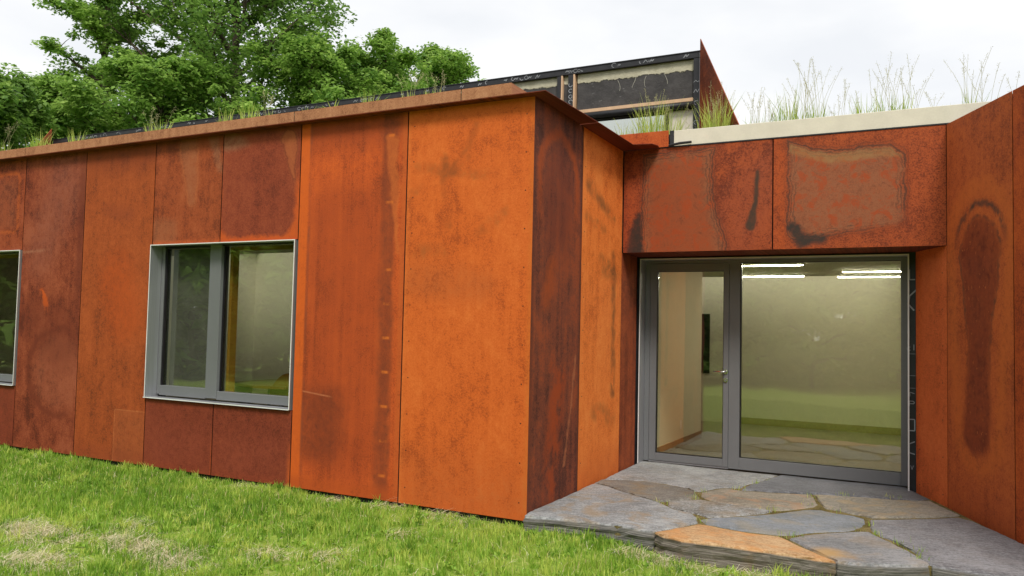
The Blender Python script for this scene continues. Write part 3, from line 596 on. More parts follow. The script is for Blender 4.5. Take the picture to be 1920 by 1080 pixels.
for a0, a1 in ((.295, .37), (-1.585, -1.525), (-1.42, -1.345), (-5.0, -4.9), (-8.5, -8.4), (-12.6, -12.2)): cb('post', (a0, CY - .005, ZT + .03), (a1, CY + .12, 4.9245), M_memb, .003)
for a0 in (-1.5245, -1.3445): cb('batten', (a0, CY - .008, 4.0), (a0 + .022, CY + .10, 4.924), M_pine)
cb('sill_batten', (-1.30, CY - .015, 4.375), (.293, CY + .03, 4.42), M_pine, .002)
cb('window_head', (-1.32, CY + .03, 4.28), (.293, CY + .12, 4.372), M_memb)
v, f = tube([(-1.32, CY - .03, 4.325), (-.5, CY - .032, 4.322), (.31, CY - .03, 4.325)], .042, 12)
meshobj('membrane_roll', [(a, b - CY, c - ZT) for a, b, c in v], f, M_memb, CL, True)
cb('window_frame', (-1.32, CY + .03, 3.75), (-.06, CY + .10, 3.82), M_grey); cb('window_frame', (-.08, CY + .03, 3.8205), (-.02, CY + .10, 4.279), M_black)
M_mir = glass('roof_window_glass', (0.35, 0.36, 0.32), 0.55)
cb('pane', (-1.32, CY + .06, 3.8205), (-.081, CY + .066, 4.279), M_mir)
cb('side_board', (-.019, CY + .02, ZT + .03), (.2945, CY + .10, 4.279), M_beige)
cb('lower_board', (-12.2, CY + .02, ZT + .03), (-1.60, CY + .10, 4.415), M_beige)
cb('lower_board', (-1.32, CY + .02, ZT + .03), (-.02, CY + .10, 3.749), M_beige)
it = []; r2 = random.Random(5)
def mark(cx, cz, s, w):
    k = r2.random()
    if k < .4: pts = [(.5 * math.cos(a) * (1 - .06 * i), .5 * math.sin(a)) for i, a in enumerate(np.linspace(r2.uniform(0, 3), r2.uniform(4, 7), 7))]
    elif k < .7: pts = [(-.5, r2.uniform(-.4, 0)), (-.1, r2.uniform(.2, .5)), (.2, r2.uniform(-.5, -.1)), (.5, r2.uniform(.1, .5))]
    else: pts = [(-.4, -.4), (0, .4), (.1, -.3), (.5, .3)]
    it.append(([(cx + a * s * 1.4, -.016, cz + b * s - ZT) for a, b in pts], w))
x = .2
while x > -12:
    mark(x, 4.962 + r2.uniform(-.008, .008), r2.uniform(.03, .06), r2.uniform(.006, .012)); x -= r2.choice([.05, .07, .09, .12, .3, .45])
strokes('membrane_print', it, simple('white_print_roof', (0.30, 0.31, 0.33), .6), CL)
it = []
for cz in (4.1, 4.35, 4.5, 4.62): mark(.335, cz, .05, .008)
for cz in (4.45, 4.55, 4.62, 4.7, 4.78): mark(-1.38, cz, .05, .009)
for cz in (4.45, 4.6): mark(-1.555, cz, .04, .008)
strokes('membrane_print', [([(a, -.009, c) for a, b, c in p], w) for p, w in it], M_print, CL)
it = [([(x0 + .03 * math.sin(k * .5 + x0 * 9), .036, z0 - ZT - .03 * k) for k in range(6)], .004) for x0, z0 in ((-.72, 4.78), (-.5, 4.8), (-.33, 4.79), (-.08, 4.8))]
strokes('scratches', it, simple('foam_drip', (0.5, 0.48, 0.4), .8), CL)
def fin(x0, y0, zt, x1, y1, zl, label):
    d = Vector((x1 - x0, y1 - y0, 0)).normalized(); n = Vector((-d.y, d.x, 0)) * .005
    pts = [Vector((x0, y0, ZT + .05)), Vector((x1, y1, ZT + .05)), Vector((x1, y1, zl)), Vector((x0, y0, zt))]
    V = [p - n for p in pts] + [p + n for p in pts]
    o = meshobj('roof_fin', V, [(0, 1, 2, 3), (7, 6, 5, 4), (0, 4, 5, 1), (1, 5, 6, 2), (2, 6, 7, 3), (3, 7, 4, 0)], M_finr, B); o['label'] = label
fin(.385, CY - .02, 5.155, 1.165, 2.50, 3.62, 'triangular rusted steel fin closing the right end of the roof monitor')
fin(-12.63, CY - .02, 5.23, -11.85, 2.50, 3.62, 'triangular rusted steel fin at the far left end of the roof monitor')

# ---- rooms behind the glass
boxes('interior_wall', [((-1.8, 7.30, 0), (3.2, 7.40, ZT - .21)), ((-1.9, 3.02, 0), (-1.8, 7.40, 2.6)), ((3.2, 3.02, 0), (3.3, 7.4, 2.6)), ((-1.8, 3.02, 0), (-.02, 3.10, 2.6))], M_wall, B)
pw = [(.0, 3.06), (.08, 3.06), (.145, 5.2), (.0, 5.2)]
prism('partition', pw, 0, 2.35, M_wall, B)
prism('baseboard', [(.082, 3.08), (.094, 3.08), (.159, 5.2), (.147, 5.2)], .004, .11, M_base, B)
box('baseboard', (.0, 7.285, .004), (2.6, 7.2995, .11), M_base, B)
box('interior_floor', (-1.8, 3.021, -.05), (3.2, 7.3, .003), M_floor, B)
box('interior_ceiling', (-1.8, 3.021, 2.30), (3.2, 6.27, 2.36), M_ceil, B)
box('added_light_shaft', (-1.8, 6.2, 2.361), (3.2, 6.249, ZT - .21), M_wall, B)  # unseen shaft wall, added with the roof slot to brighten the entrance room
box('outlet', (.112, 4.22, .23), (.119, 4.29, .34), M_white, B)
box('door_stop', (.1, 3.55, .03), (.16, 3.57, .05), M_chrome, B)
box('inner_door', (2.62, 7.27, .01), (3.15, 7.299, 2.06), M_ochre, B)
boxes('interior_wall', [((-10.1, 7.0, 0), (-1.95, 7.1, ZT - .21)), ((-2.05, .27, 0), (-1.95, 6.99, ZT - .21)), ((-10.1, .27, 0), (-10, 7.0, ZT - .21))], M_wall, B)
box('interior_floor', (-10, .262, -.05), (-2.05, 7.0, .003), M_floor, B)
box('interior_ceiling', (-10, .262, 2.62), (-2.05, 4.15, 2.7), M_ceil, B)

# ================================================================== FLAGSTONES
STN = dict(
A=[(0.03, -0.10), (0.008, 0.033), (0.008, 0.199), (0.01, 0.481), (0.01, 0.972), (0.01, 1.333), (0.03, 1.457), (0.187, 1.388), (0.339, 1.256), (0.568, 1.105), (0.775, 0.983), (0.908, 0.851), (1.011, 0.757), (1.158, 0.706), (1.23, 0.593), (1.268, 0.435), (1.197, 0.274), (1.09, 0.068), (1.05, -0.003), (0.935, -0.002), (0.744, 0.038), (0.434, -0.01), (0.264, -0.035)],
B=[(0.02, 1.481), (0.02, 1.66), (0.212, 1.777), (0.387, 1.829), (0.682, 1.773), (0.839, 1.726), (0.957, 1.601), (1.054, 1.366), (0.996, 1.251), (0.869, 1.106), (0.772, 0.994), (0.588, 1.118), (0.327, 1.291), (0.178, 1.412)],
C=[(0.02, 1.70), (0.02, 2.95), (0.176, 2.96), (1.01, 2.96), (1.30, 2.96), (1.50, 2.95), (1.396, 2.494), (1.313, 2.233), (1.288, 2.019), (1.16, 1.98), (1.067, 1.831), (0.994, 1.654), (0.945, 1.65), (0.826, 1.777), (0.667, 1.824), (0.375, 1.869), (0.199, 1.817)],
D=[(1.321, 1.953), (1.343, 2.207), (1.53, 2.95), (2.011, 2.96), (2.70, 2.96), (2.784, 2.76), (2.90, 2.469), (2.832, 2.406), (2.671, 2.329), (2.408, 2.266), (2.119, 2.174), (1.938, 2.126), (1.551, 2.002)],
E=[(1.012, 1.638), (1.076, 1.793), (1.169, 1.941), (1.329, 1.886), (1.654, 1.956), (1.921, 2.073), (1.959, 1.976), (2.021, 1.683), (2.014, 1.581), (1.908, 1.418), (1.779, 1.255), (1.675, 1.224), (1.515, 1.262), (1.282, 1.296), (1.114, 1.353), (1.048, 1.468)],
F=[(0.869, 1.019), (0.947, 1.131), (1.086, 1.271), (1.178, 1.241), (1.411, 1.22), (1.616, 1.187), (1.709, 1.177), (1.677, 1.079), (1.572, 0.947), (1.396, 0.76), (1.29, 0.662), (1.217, 0.733), (1.11, 0.775), (0.99, 0.834), (0.902, 0.919)],
G=[(1.268, 0.555), (1.317, 0.637), (1.494, 0.801), (1.701, 1.061), (1.832, 1.244), (1.971, 1.424), (2.073, 1.466), (2.183, 1.41), (2.328, 1.392), (2.413, 1.317), (2.434, 1.145), (2.404, 0.989), (2.345, 0.839), (2.222, 0.726), (2.066, 0.593), (1.986, 0.472), (1.883, 0.399), (1.674, 0.385), (1.472, 0.407), (1.341, 0.441)],
H=[(1.073, -0.024), (1.108, 0.034), (1.21, 0.226), (1.286, 0.378), (1.353, 0.391), (1.482, 0.358), (1.684, 0.329), (1.891, 0.343), (1.965, 0.269), (2.073, 0.126), (2.202, -0.007), (2.312, -0.117), (2.148, -0.126), (1.958, -0.111), (1.583, -0.112), (1.306, -0.137), (1.157, -0.094)],
I=[(1.976, 0.327), (2.045, 0.447), (2.161, 0.58), (2.298, 0.71), (2.413, 0.817), (2.471, 0.844), (2.553, 0.7), (2.655, 0.547), (2.741, 0.412), (2.807, 0.275), (2.866, 0.17), (2.853, 0.122), (2.704, 0.018), (2.549, -0.055), (2.393, -0.11), (2.331, -0.106), (2.204, 0.039), (2.079, 0.193)],
J=[(1.958, 2.07), (2.123, 2.123), (2.41, 2.214), (2.672, 2.277), (2.909, 2.403), (3.115, 1.911), (3.097, 1.855), (2.878, 1.663), (2.682, 1.529), (2.469, 1.394), (2.395, 1.434), (2.247, 1.496), (2.103, 1.554), (2.041, 1.745)],
K=[(2.461, 1.315), (2.683, 1.476), (2.878, 1.62), (3.103, 1.816), (3.205, 1.71), (3.45, 1.202), (3.528, 1.002), (3.75, 0.5), (3.80, 0.119), (3.394, 0.157), (3.159, 0.10), (2.881, 0.125), (2.82, 0.282), (2.781, 0.451), (2.678, 0.626), (2.565, 0.777), (2.489, 0.947), (2.464, 1.164)])
PATIO = [(.02, -.06), (.02, 2.94), (2.75, 2.94), (3.70, .5), (3.70, .16), (2.9, .14), (2.3, -.06), (1.3, -.08), (1.1, 0.0), (.6, .05)]
m = Mat('joint_earth'); g = m.vec(m.x, m.y, m.z); n1 = m.noise(g, 8., 5, .65); n2 = m.noise(g, 80., 3, .7)
M_joint = m.bsdf(m.mix((n1 * .5 + n2 * .5).ss(.4, .6), lin(92, 84, 42, .8), lin(150, 134, 92, .8)), .95, 0, .1, n2, 1., .01)
patio = prism('stone_patio', PATIO, -.5, -.014, M_joint)
tag(patio, 'earth bed of the flagstone patio before the entrance', kind='structure')
def stone_mat(i, base, warm, warm_amt, light, dirv=.4, patch=None):
    m = Mat('flagstone_%d' % i); s = i * 3.7; g = m.vec(m.x + s, m.y, m.z + s)
    ca, sa = math.cos(dirv), math.sin(dirv); uu = m.x * ca + m.y * sa; vv = m.y * ca - m.x * sa
    n1 = m.noise(g, 2.2, 6, .62, .5); n2 = m.noise(m.vec(uu * 3.0 + s, vv * 14.0, m.z), 3.0, 5, .65); n3 = m.noise(g, 60., 4, .7); n4 = m.noise(m.vec(m.x + s, m.y, m.z + s), 3.5, 5, .6, 1.2)
    sid = m.noise(m.vec(m.x * 2, m.y * 2, m.z * 60.), 2.0, 4, .6)
    n5 = m.noise(m.vec(uu * 4.0 + s, vv * 30.0, m.z), 4.0, 5, .7)
    t = (n1 - .5) * 1.1 + (n2 - .5) * 1.2 + (n3 - .5) * 1.5 + (n5 - .5) * 1.3 + .5
    c = m.mix(t.ss(.1, .9), tuple(q * .72 for q in base), light)
    c = m.mix((n4.ss(.46, .66) * warm_amt).cl(), c, warm)
    c = m.mix(n2.ss(.63, .72) * .45, c, tuple(min(1, q * 1.5) for q in light)); c = m.mix(n3.ss(.72, .78) * .35, c, (.5, .5, .48))
    if patch: c = m.mix(m.scir(m.x + (n1 - .5) * .3, m.y + (n4 - .5) * .3, *patch[:3]).ss(.1, -.1) * .8, c, patch[3])
    side = m.z.ss(-.010, -.024)
    c = m.mix(side * .92, c, m.mix(sid.ss(.3, .7), lin(84, 82, 78, .72), lin(150, 146, 138, .72)))
    c = m.mix(side * n4.ss(.55, .7) * .4, c, lin(150, 120, 70, .7))
    return m.bsdf(c, .72, 0, .3, n2 * .7 + n5 * .5 + n3 * .35 + sid * side * 1.5, .7, .014)
GB = lin(142, 144, 146, .78); GL = lin(188, 190, 190, .78); BLU = lin(142, 149, 154, .78)
SM = dict(A=stone_mat(1, GB, lin(172, 142, 98, .75), .55, GL, .2), B=stone_mat(2, lin(130, 124, 116, .72), lin(160, 134, 92, .75), .5, lin(164, 160, 152, .72), .4), C=stone_mat(3, GB, lin(150, 136, 112, .7), .3, GL, .1),
          D=stone_mat(4, lin(116, 118, 124, .76), lin(126, 124, 124, .74), .2, lin(144, 146, 152, .76), .1), E=stone_mat(5, lin(146, 138, 124, .78), lin(190, 144, 106, .8), .5, lin(180, 172, 156, .78), .3), F=stone_mat(6, lin(132, 126, 116, .72), lin(160, 136, 100, .75), .4, GL, .3),
          G=stone_mat(7, BLU, lin(184, 164, 118, .75), .3, lin(166, 172, 180, .72), .1), H=stone_mat(8, lin(196, 146, 96, .85), lin(214, 152, 92, .85), .8, lin(218, 184, 142, .85), -.1), I=stone_mat(9, GB, lin(198, 162, 104, .8), .18, lin(176, 176, 178, .72), .5, (2.25, .02, .12, lin(202, 160, 96, .8))),
          J=stone_mat(10, lin(148, 143, 132, .78), lin(186, 160, 116, .8), .5, lin(180, 174, 160, .78), .9), K=stone_mat(11, lin(128, 128, 132, .78), lin(140, 132, 128, .75), .25, lin(168, 168, 172, .78), .2))
SLAB = dict(A='large grey slab against the corner of the return wall', B='warm grey slab beside the orange return sheet', C='grey slab at the foot of the door', D='dark slab under the large pane', E='tan slab with an orange back edge', F='small warm grey slab in the middle',
            G='blue-grey slab in the middle', H='orange slab at the front edge', I='grey front slab with a yellow corner', J='tan streaked slab near the right wall', K='largest dark grey slab against the right wall')
FRONT = {'A': .16, 'H': .17, 'I': .17, 'K': .17}
for k, poly in STN.items():
    r_ = random.Random(ord(k)); P = []
    n = len(poly)
    for i in range(n):                                            # roughened outline
        a, b = Vector(poly[i]), Vector(poly[(i + 1) % n]); P.append(a)
        L_ = (b - a).length
        if L_ > .09:
            q_ = int(L_ / .07) + 1; nn = Vector((-(b - a).y, (b - a).x)).normalized()
            for j in range(1, q_): P.append(a.lerp(b, j / q_) + nn * r_.uniform(-.006, .006))
    c0 = sum(P, Vector((0, 0))) / len(P); n = len(P); tz = r_.uniform(-.006, .004)
    dz = lambda p: .010 * math.sin(p.x * 3 + ord(k)) * math.sin(p.y * 2.6 + ord(k)) * .6
    depth = FRONT.get(k, .10); V = []; rings = [(.030, 0.), (.006, -.004), (-.001, -.016)] + [(-.004 + r_.uniform(-.012, .010), -.016 - (depth - .016) * t) for t in (.2, .4, .6, .8, 1.)]
    for off, z in rings:
        for i, p in enumerate(P):
            d = (c0 - p); q_ = p + d.normalized() * off
            j = 0 if z > -.01 else r_.uniform(-.007, .007)
            V.append((q_.x + j, q_.y + j, z + tz + dz(p) + (0 if z > -.01 else r_.uniform(-.003, .003))))
    F = [tuple(range(n))]
    for s in range(len(rings) - 1):
        for i in range(n): F.append((s * n + i, s * n + n + i, s * n + n + (i + 1) % n, s * n + (i + 1) % n))
    o = meshobj('flagstone', V, F, SM[k], patio); o['label'] = SLAB[k]
    bm = bmesh.new(); bm.from_mesh(o.data); bmesh.ops.recalc_face_normals(bm, faces=bm.faces); bm.to_mesh(o.data); bm.free()

# ================================================================== GRASS
def inpoly(x, y, poly):
    ins = np.zeros(len(x), bool); n = len(poly)
    for i in range(n):
        x1, y1 = poly[i]; x2, y2 = poly[(i + 1) % n]
        c = ((y1 > y) != (y2 > y)) & (x < (x2 - x1) * (y - y1) / (y2 - y1 + 1e-12) + x1); ins ^= c
    return ins
def vnoise(x, y, s, seed):
    r = np.random.default_rng(seed); T = r.random((64, 64)); X_ = x * s; Y_ = y * s
    i = np.floor(X_).astype(int); j = np.floor(Y_).astype(int); fx = X_ - i; fy = Y_ - j; fx = fx * fx * (3 - 2 * fx); fy = fy * fy * (3 - 2 * fy)
    g_ = lambda a, b: T[a % 64, b % 64]
    return (g_(i, j) * (1 - fx) + g_(i + 1, j) * fx) * (1 - fy) + (g_(i, j + 1) * (1 - fx) + g_(i + 1, j + 1) * fx) * fy
def blades(base, h, w, az, lean, tone, curl=.5):
    """tapered blades with one bend; returns V,F(quads),F(tris),tone per vertex"""
    n = len(base); d = np.stack([np.cos(az), np.sin(az), np.zeros(n)], 1); s = np.stack([-np.sin(az), np.cos(az), np.zeros(n)], 1)
    rot = rng.uniform(0, np.pi, n); s = s * np.cos(rot)[:, None] + d * np.sin(rot)[:, None]
    up = np.array([0, 0, 1.0]); m_ = base + (up * np.cos(lean * curl)[:, None] + d * np.sin(lean * curl)[:, None]) * (h * .55)[:, None]
    t_ = m_ + (up * np.cos(lean * 1.5)[:, None] + d * np.sin(lean * 1.5)[:, None]) * (h * .45)[:, None]
    hw = (w * .5)[:, None]
    V = np.stack([base - s * hw, base + s * hw, m_ + s * hw * .75, m_ - s * hw * .75, t_], 1).reshape(-1, 3)
    b = np.arange(n) * 5
    return V, np.stack([b, b + 1, b + 2, b + 3], 1), np.stack([b + 3, b + 2, b + 4], 1), np.repeat(tone, 5)
def grass_mat(name, lo, mid, hi, straw, transl=.35):
    m = Mat(name); nt = m.nt; at = nt.nodes.new('ShaderNodeAttribute'); at.attribute_name = 'tone'; t = X(nt, at.outputs['Fac'])
    c = m.mix(t.ss(.0, .45), lo, mid); c = m.mix(t.ss(.45, .8), c, hi); c = m.mix(t.ss(.88, 1.0), c, straw)
    p = nt.nodes.new('ShaderNodeBsdfPrincipled'); p.inputs['Roughness'].default_value = .55; p.inputs['Specular IOR Level'].default_value = .3; nt.links.new(c, p.inputs['Base Color'])
    tr = nt.nodes.new('ShaderNodeBsdfTranslucent'); nt.links.new(c, tr.inputs[0]); mx = nt.nodes.new('ShaderNodeMixShader'); mx.inputs[0].default_value = transl
    nt.links.new(p.outputs[0], mx.inputs[1]); nt.links.new(tr.outputs[0], mx.inputs[2]); nt.links.new(mx.outputs[0], m.out.inputs[0]); return m.m
M_grass = grass_mat('lawn_grass', lin(96, 140, 42, .9), lin(148, 188, 66, .9), lin(198, 214, 100, .95), lin(220, 206, 156, .95))
SP = [(-3.4, -1.99, .16), (-3.05, -2.04, .19), (-2.40, -1.84, .13), (-2.05, -1.88, .18), (-1.70, -1.97, .14), (-2.53, -2.44, .17), (-1.30, -1.60, .09), (-.92, -1.39, .07), (.91, -.20, .07), (1.13, -.24, .09), (1.43, -.27, .08), (1.79, -.26, .08), (-.45, -.24, .06), (-2.7, -1.55, .07), (-.7, -.75, .06), (-1.9, -.12, .07), (-1.35, -.10, .07), (-.75, -.11, .08), (-3.0, -.10, .06)]
def strawd(x, y):
    s = np.zeros(len(x))
    for a, b, r in SP: s = np.maximum(s, np.clip(1.25 - np.hypot((x - a) * .75, y - b) / r, 0, 1))
    return s * (.45 + .75 * vnoise(x, y, 7.0, 3))
BLD = [(-40, 0.035), (-.0, 0.035), (.0, -.04), (.6, .05), (1.07, .03), (1.16, -.07), (1.3, -.11), (2.3, -.10), (2.86, .12), (3.4, .15), (4.2, .15), (4.2, 5), (-40, 5)]
def scatter(n, x0, x1, ya, yb):
    x = rng.uniform(x0, x1, n); y = rng.uniform(ya, yb, n); k = ~inpoly(x, y, BLD); return x[k], y[k]
VV, Q, T3, TT = [], [], [], []; off = 0
def addb(r):
    global off
    V, q_, t_, tn = r; VV.append(V); Q.append(q_ + off); T3.append(t_ + off); TT.append(tn); off += len(V)
# dense sward near the wall and in front of the patio
x, y = scatter(150000, -8.6, 5.0, -3.3, .3)
den = vnoise(x, y, 2.2, 1) * .6 + vnoise(x, y, 6.0, 2) * .5; sd_ = strawd(x, y); k = (rng.random(len(x)) < np.clip(den * 1.5 - .1, .25, 1) * (1 - sd_ * .45)); x, y, den = x[k], y[k], den[k]
h = rng.uniform(.03, .09, len(x)) * (.55 + .9 * den); near = np.clip((y + .25) / .25, 0, 1); h *= 1 - .25 * near
tone = np.clip(rng.normal(.45, .17, len(x)) + (vnoise(x, y, 1.2, 5) - .5) * .6 + (vnoise(x, y, 5.0, 6) - .5) * .35, 0, .86); dry = rng.random(len(x)) < .07 + .12 * (den < .35); tone = np.where(dry, rng.uniform(.9, 1., len(x)), tone)
addb(blades(np.stack([x, y, gz(x, y) - .004], 1), h, rng.uniform(.0045, .0082, len(x)), rng.uniform(0, 6.283, len(x)), np.abs(rng.normal(.3, .3, len(x))), tone))
# taller tufts
cx, cy = scatter(1500, -8.4, 4.6, -3.2, .2); k = strawd(cx, cy) < .5; cx, cy = cx[k], cy[k]; nb = 26
x = np.repeat(cx, nb) + rng.normal(0, .022, len(cx) * nb); y = np.repeat(cy, nb) + rng.normal(0, .022, len(cx) * nb); hh = np.repeat(rng.uniform(.05, .12, len(cx)), nb) * rng.uniform(.5, 1.1, len(x))
k = ~inpoly(x, y, BLD); x, y, hh = x[k], y[k], hh[k]; tn = np.repeat(np.clip(rng.normal(.55, .2, len(cx)), .1, .85), nb)[k] + rng.normal(0, .06, len(x))
addb(blades(np.stack([x, y, gz(x, y) - .004], 1), hh, rng.uniform(.006, .011, len(x)), rng.uniform(0, 6.283, len(x)), np.abs(rng.normal(.4, .25, len(x))), np.clip(tn, 0, .86)))
# broad-leaved weeds and clover among the blades
cx, cy = scatter(1100, -8.0, 4.0, -3.0, .1); nb = 9
x = np.repeat(cx, nb) + rng.normal(0, .02, len(cx) * nb); y = np.repeat(cy, nb) + rng.normal(0, .02, len(cx) * nb); k = ~inpoly(x, y, BLD); x, y = x[k], y[k]
addb(blades(np.stack([x, y, gz(x, y) + .012], 1), rng.uniform(.025, .05, len(x)), rng.uniform(.012, .022, len(x)), rng.uniform(0, 6.283, len(x)), rng.uniform(.7, 1.3, len(x)), rng.uniform(.15, .7, len(x))))
# coarser sward further out
x, y = scatter(60000, -14, 12, -10.5, -3.2)
tone = np.clip(rng.normal(.5, .18, len(x)), 0, .86)
addb(blades(np.stack([x, y, gz(x, y) - .004], 1), rng.uniform(.04, .10, len(x)), rng.uniform(.008, .014, len(x)), rng.uniform(0, 6.283, len(x)), np.abs(rng.normal(.4, .3, len(x))), tone))
gr = npmesh('grass', np.concatenate(VV), [np.concatenate(Q), np.concatenate(T3)], M_grass, attr={'tone': np.concatenate(TT)})
tag(gr, 'short green grass of the lawn in front of the building', 'grass', kind='stuff')
# dry straw
VV, Q, T3, TT = [], [], [], []; off = 0
for a, b, r in SP:
    n = int(2600 * r * r * 9); ang = rng.uniform(0, 6.283, n); rr = r * np.sqrt(rng.random(n)) * 1.05; x = a + np.cos(ang) * rr * 1.9 + rng.normal(0, .05, n); y = b + np.sin(ang) * rr + rng.normal(0, .03, n); k = ~inpoly(x, y, BLD); x, y = x[k], y[k]; n = len(x)
    mound = .05 * np.clip(1 - np.hypot((x - a) * .75, y - b) / r, 0, 1); fl = rng.normal(.3, 1.1, n)
    addb(blades(np.stack([x, y, gz(x, y) + mound * rng.random(n) + .004], 1), rng.uniform(.07, .24, n), rng.uniform(.0022, .0045, n), fl, rng.uniform(1.1, 1.53, n), rng.uniform(.86, 1.0, n), 1.0))
x, y = scatter(16000, -8.0, 4.0, -3.2, .1); k = rng.random(len(x)) < .25 + .75 * vnoise(x, y, 2.6, 17) ** 2; x, y = x[k], y[k]
addb(blades(np.stack([x, y, gz(x, y) + .004], 1), rng.uniform(.04, .12, len(x)), rng.uniform(.002, .004, len(x)), rng.uniform(0, 6.283, len(x)), rng.uniform(.9, 1.5, len(x)), rng.uniform(.9, 1.0, len(x)), 1.0))
M_straw = grass_mat('dry_straw', lin(200, 188, 140, .95), lin(200, 188, 140, .95), lin(214, 202, 158, .95), lin(240, 232, 204, .98), .25)
so = npmesh('dry_straw', np.concatenate(VV), [np.concatenate(Q), np.concatenate(T3)], M_straw, attr={'tone': np.concatenate(TT)})
tag(so, 'pale dry mown straw lying in ridges on the lawn', 'straw', kind='stuff')
# weeds in the joints
VV, Q, T3, TT = [], [], [], []; off = 0
JT = [(1.05, 1.62), (1.30, 1.95), (1.40, 2.35), (1.98, 1.6), (1.98, 1.95), (2.2, 2.2), (2.6, 2.34), (2.2, 1.43), (2.45, 1.1), (2.40, .85), (1.9, .37), (2.0, .40), (2.68, .6), (2.78, .42), (1.28, .5), (.85, .95), (1.02, 1.33), (1.7, 1.2), (2.55, .82), (2.82, .25), (.80, 1.0), (1.46, 2.55)]
for a, b in JT:
    n = rng.integers(6, 20); x = a + rng.normal(0, .035, n); y = b + rng.normal(0, .035, n)
    addb(blades(np.stack([x, y, np.full(n, -.016)], 1), rng.uniform(.03, .075, n), rng.uniform(.003, .005, n), rng.uniform(0, 6.283, n), np.abs(rng.normal(.4, .3, n)), np.clip(rng.normal(.6, .2, n), 0, .95)))
jo = npmesh('joint_weeds', np.concatenate(VV), [np.concatenate(Q), np.concatenate(T3)], M_grass, attr={'tone': np.concatenate(TT)})
tag(jo, 'sparse green weeds growing in the joints between flagstones', 'weeds', kind='stuff')

# ================================================================== ROOF PLANTS
M_rgrass = grass_mat('roof_grass', lin(120, 150, 52, .9), lin(168, 196, 76, .9), lin(212, 222, 116, .95), lin(214, 196, 146, .9), .45)
M_seed = grass_mat('seed_heads', lin(178, 166, 128, .95), lin(190, 186, 134, .95), lin(204, 200, 150, .95), lin(216, 206, 166, .95), .5)
def stalks(base, hts, lean_az, seed, heads=True):
    """thin seed stalks with drooping panicles of small spikelets"""
    r = random.Random(seed); V, Fq, tn = [], [], []
    for (bx, by, bz), h, az in zip(base, hts, lean_az):
        ln = r.uniform(.05, .32); pts = []
        for i in range(6):
            t = i / 5; pts.append(Vector((bx + math.cos(az) * ln * h * t * t, by + math.sin(az) * ln * h * t * t, bz + h * t * (1 - .06 * t * ln * 3))))
        w = .0013
        for a, b in zip(pts[:-1], pts[1:]):
            i = len(V); s = Vector((r.uniform(.5, 1), r.uniform(-.5, .5), 0)).normalized() * w; V += [a - s, a + s, b + s, b - s]; Fq.append((i, i + 1, i + 2, i + 3)); tn += [.5] * 4
        if heads:
            hd = r.uniform(.10, .20) * min(1.2, h / .6)
            for j in range(r.randint(14, 26)):
                t = 1 - hd / h * r.random(); k = min(4, int(t * 5)); p = pts[k].lerp(pts[k + 1], t * 5 - k) if k < 5 else pts[5]
                d = Vector((r.uniform(-1, 1), r.uniform(-1, 1), r.uniform(-.2, 1))).normalized(); p = p + d * r.uniform(.0, .022) * (1.2 - (t - .7)); q_ = p + d * r.uniform(.006, .013); s = d.orthogonal().normalized() * r.uniform(.0012, .0022); i = len(V)
                V += [p - s, p + s, q_ + s, q_ - s]; Fq.append((i, i + 1, i + 2, i + 3)); tn += [r.uniform(.2, .9)] * 4
    return V, Fq, tn
def ordn(i): return ['first', 'second', 'third', 'fourth', 'fifth', 'sixth', 'seventh', 'eighth', 'ninth', 'tenth', 'eleventh', 'twelfth', 'thirteenth', 'fourteenth', 'fifteenth', 'sixteenth', 'seventeenth', 'eighteenth', 'nineteenth', 'twentieth', 'twenty-first', 'twenty-second', 'twenty-third', 'twenty-fourth', 'twenty-fifth'][i]
def tuft(x, y, z, hb, nb, hs, ns, tone, spread, label, seed, leafy=False, group=None):
    r = np.random.default_rng(seed); n = nb
    bx = r.normal(0, spread, n); by = r.normal(0, spread, n); az = np.arctan2(by, bx) + r.normal(0, .6, n)
    le = np.abs(r.normal(.22, .16, n)); w = r.uniform(.006, .011, n) if not leafy else r.uniform(.018, .034, n)
    V, q_, t_, tn = blades(np.stack([bx, by, np.zeros(n)], 1), hb * r.uniform(.45, 1.1, n), w, az, le if not leafy else np.abs(r.normal(.7, .3, n)), np.clip(r.normal(tone, .14, n), 0, .95))
    o = npmesh('leafy_weed' if leafy else 'grass_tuft', V, [q_, t_], M_rgrass, attr={'tone': tn}); o.location = (x, y, z)
    tag(o, label, 'plant' if leafy else 'grass', group)
    if ns:
        rr = random.Random(seed); b = [(rr.gauss(0, spread), rr.gauss(0, spread), 0) for _ in range(ns)]
        V, Fq, tn = stalks(b, [hs * rr.uniform(.62, 1.0) for _ in b], [rr.uniform(0, 6.28) for _ in b], seed)
        so_ = npmesh('seed_stalks', np.array([tuple(v) for v in V]), [np.array(Fq)], M_seed, o, attr={'tone': tn}); so_['kind'] = 'stuff'
    return o
TL = [(-7.65, .64, 'f'), (-7.06, .53, 'g'), (-6.56, .24, 'l'), (-6.3, .39, 'g'), (-6.05, .2, 'g'), (-5.81, .18, 'g'), (-5.14, .30, 'l'), (-4.86, .47, 'f'), (-4.7, .32, 'g'), (-4.37, .18, 'l'), (-3.65, .34, 'g'), (-3.44, .43, 'g'), (-3.27, .2, 'g'), (-3.07, .38, 'f'), (-2.87, .2, 'g'), (-2.61, .25, 'g'), (-2.24, .26, 'l'), (-1.94, .38, 'g'), (-1.66, .2, 'l'), (-1.37, .45, 'f'), (-1.25, .30, 'g'), (-1.02, .32, 'f')]
